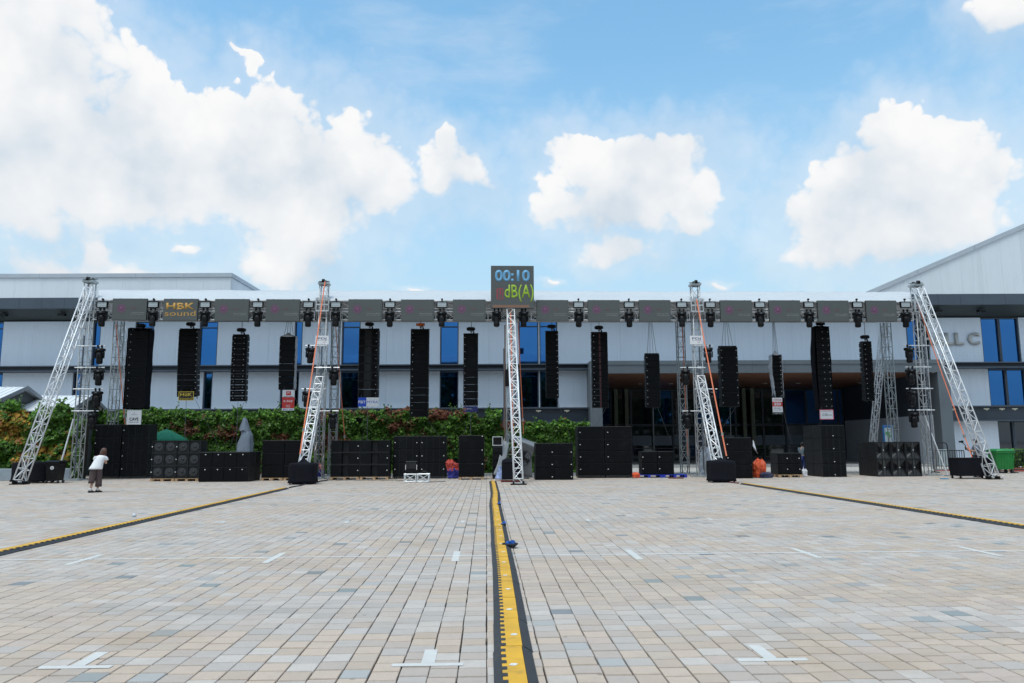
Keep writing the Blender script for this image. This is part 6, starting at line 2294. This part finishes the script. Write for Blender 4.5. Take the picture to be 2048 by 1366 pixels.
def garments(parent, J, shirt, trouser):
    S = {k: J[k] for k in ('pelvis', 'waist', 'chest', 'Rsho', 'Lsho')}
    S = {k: (*v[:3], (v[3][0] + .022, v[3][1] + .022) if isinstance(v[3], tuple) else v[3] + .022) for k, v in S.items()}
    S['nk'] = (J['neck'][0], J['neck'][1] - .01, J['neck'][2] - .045, .072)
    for sd in 'RL':
        a_, b_ = Vector(J[sd + 'sho'][:3]), Vector(J[sd + 'elb'][:3])
        S[sd + 's2'] = (*(a_ + (b_ - a_) * .75), .066)
    skin('shirt', S, [('pelvis', 'waist'), ('waist', 'chest'), ('chest', 'nk'), ('chest', 'Rsho'), ('Rsho', 'Rs2'), ('chest', 'Lsho'), ('Lsho', 'Ls2')], shirt, parent, 'pelvis')
    S = {'p': (*J['pelvis'][:3], .150)}
    for sd in 'RL':
        S[sd + 'h'] = (*J[sd + 'hip'][:3], .118)
        S[sd + 'k'] = (*J[sd + 'kne'][:3], .085)
        S[sd + 'a'] = (J[sd + 'ank'][0], J[sd + 'ank'][1], J[sd + 'ank'][2] + .03, .062)
    skin('trousers', S, [('p', 'Rh'), ('Rh', 'Rk'), ('Rk', 'Ra'), ('p', 'Lh'), ('Lh', 'Lk'), ('Lk', 'La')], trouser, parent, 'p')
    for sd in 'RL':
        shoe(parent, J[sd + 'ank'][0], J[sd + 'ank'][1] + .03, 0)


garments(mn, J, mat('grey_shirt', (.16, .19, .24), .85, 0, .1, 8), mat('dark_trouser', (.03, .033, .045), .85))
MB().loft([ell(0, -.01, 1.50, .075, .05, 18), ell(0, .015, 1.56, .098, .085, 18), ell(0, .035, 1.63, .098, .098, 18), ell(0, .045, 1.68, .075, .08, 18), ell(0, .05, 1.705, .03, .035, 18)]).build('hair', mat('black_hair', (.012, .010, .010), .6), mn, None, True)
M = mn.matrix_world if False else Matrix.Translation(mn.location) @ Matrix.Rotation(mn.rotation_euler.z, 4, 'Z')
cp = M @ Vector((.01, .44, 1.30))
gb = thing('gimbal_camera', 'black camera on a handheld gimbal held by the man', 'camera', cp, mn.rotation_euler.z)
MB().tube((0, 0, -.10), (0, .0, .12), .02, 8).build('grip', BLACKM, gb)
MB().path([(0, 0, .12), (.10, .03, .18), (.10, .10, .30), (0, .12, .33)], .016, 7).build('gimbal_arm', BLACKM, gb)
MB().cbox((0, .12, .27), (.13, .08, .095), .012).tube((0, .155, .27), (0, .25, .27), .038, 12).build('camera_body', BLACKM, gb)

# worker half hidden behind the tall column
g = P(1607, 900, 36.3)
wk = thing('person', 'person in a grey shirt and blue shorts half hidden beside the tall column', 'person', (g.x, 36.45, 0), -YAW + rad(-60))
J2 = dict(J)
J2 = {k: ((v[0], v[1], v[2] * .93) + (v[3],)) for k, v in J.items()}
J2['Relb'] = (.20, .06, 1.02, .043)
J2['Rwrist'] = (.14, .24, .98, .03)
J2['Lelb'] = (-.20, .06, 1.02, .043)
J2['Lwrist'] = (-.12, .24, .98, .03)
E2, J3 = list(E0), dict(J2)
hand(J3, E2, 'R', J2['Rwrist'][:3], (-.2, .8, .0), (-.7, -.3, .3))
hand(J3, E2, 'L', J2['Lwrist'][:3], (.2, .8, .0), (.7, -.3, .3))
skin('body', J3, E2, SKIN, wk, 'pelvis')
garments(wk, J2, mat('grey_shirt_b', (.13, .17, .20), .85, 0, .1, 8), mat('blue_shorts', (.02, .04, .16), .85))
MB().loft([ell(0, .0, 1.41, .075, .05, 18), ell(0, .015, 1.46, .098, .085, 18), ell(0, .035, 1.53, .098, .098, 18), ell(0, .045, 1.57, .075, .08, 18), ell(0, .05, 1.595, .03, .035, 18)]).build('hair', mat('black_hair', (.012, .010, .010), .6), wk, None, True)
g = P(1610, 940, 34.6)
bag('plastic_bag', 'small white plastic bag at the foot of the tall column', 1609.5, 948, 34.75, .26, .34, mat('white_plastic', (.68, .68, .72), .4, 0, .1), 'bag', None, 22)
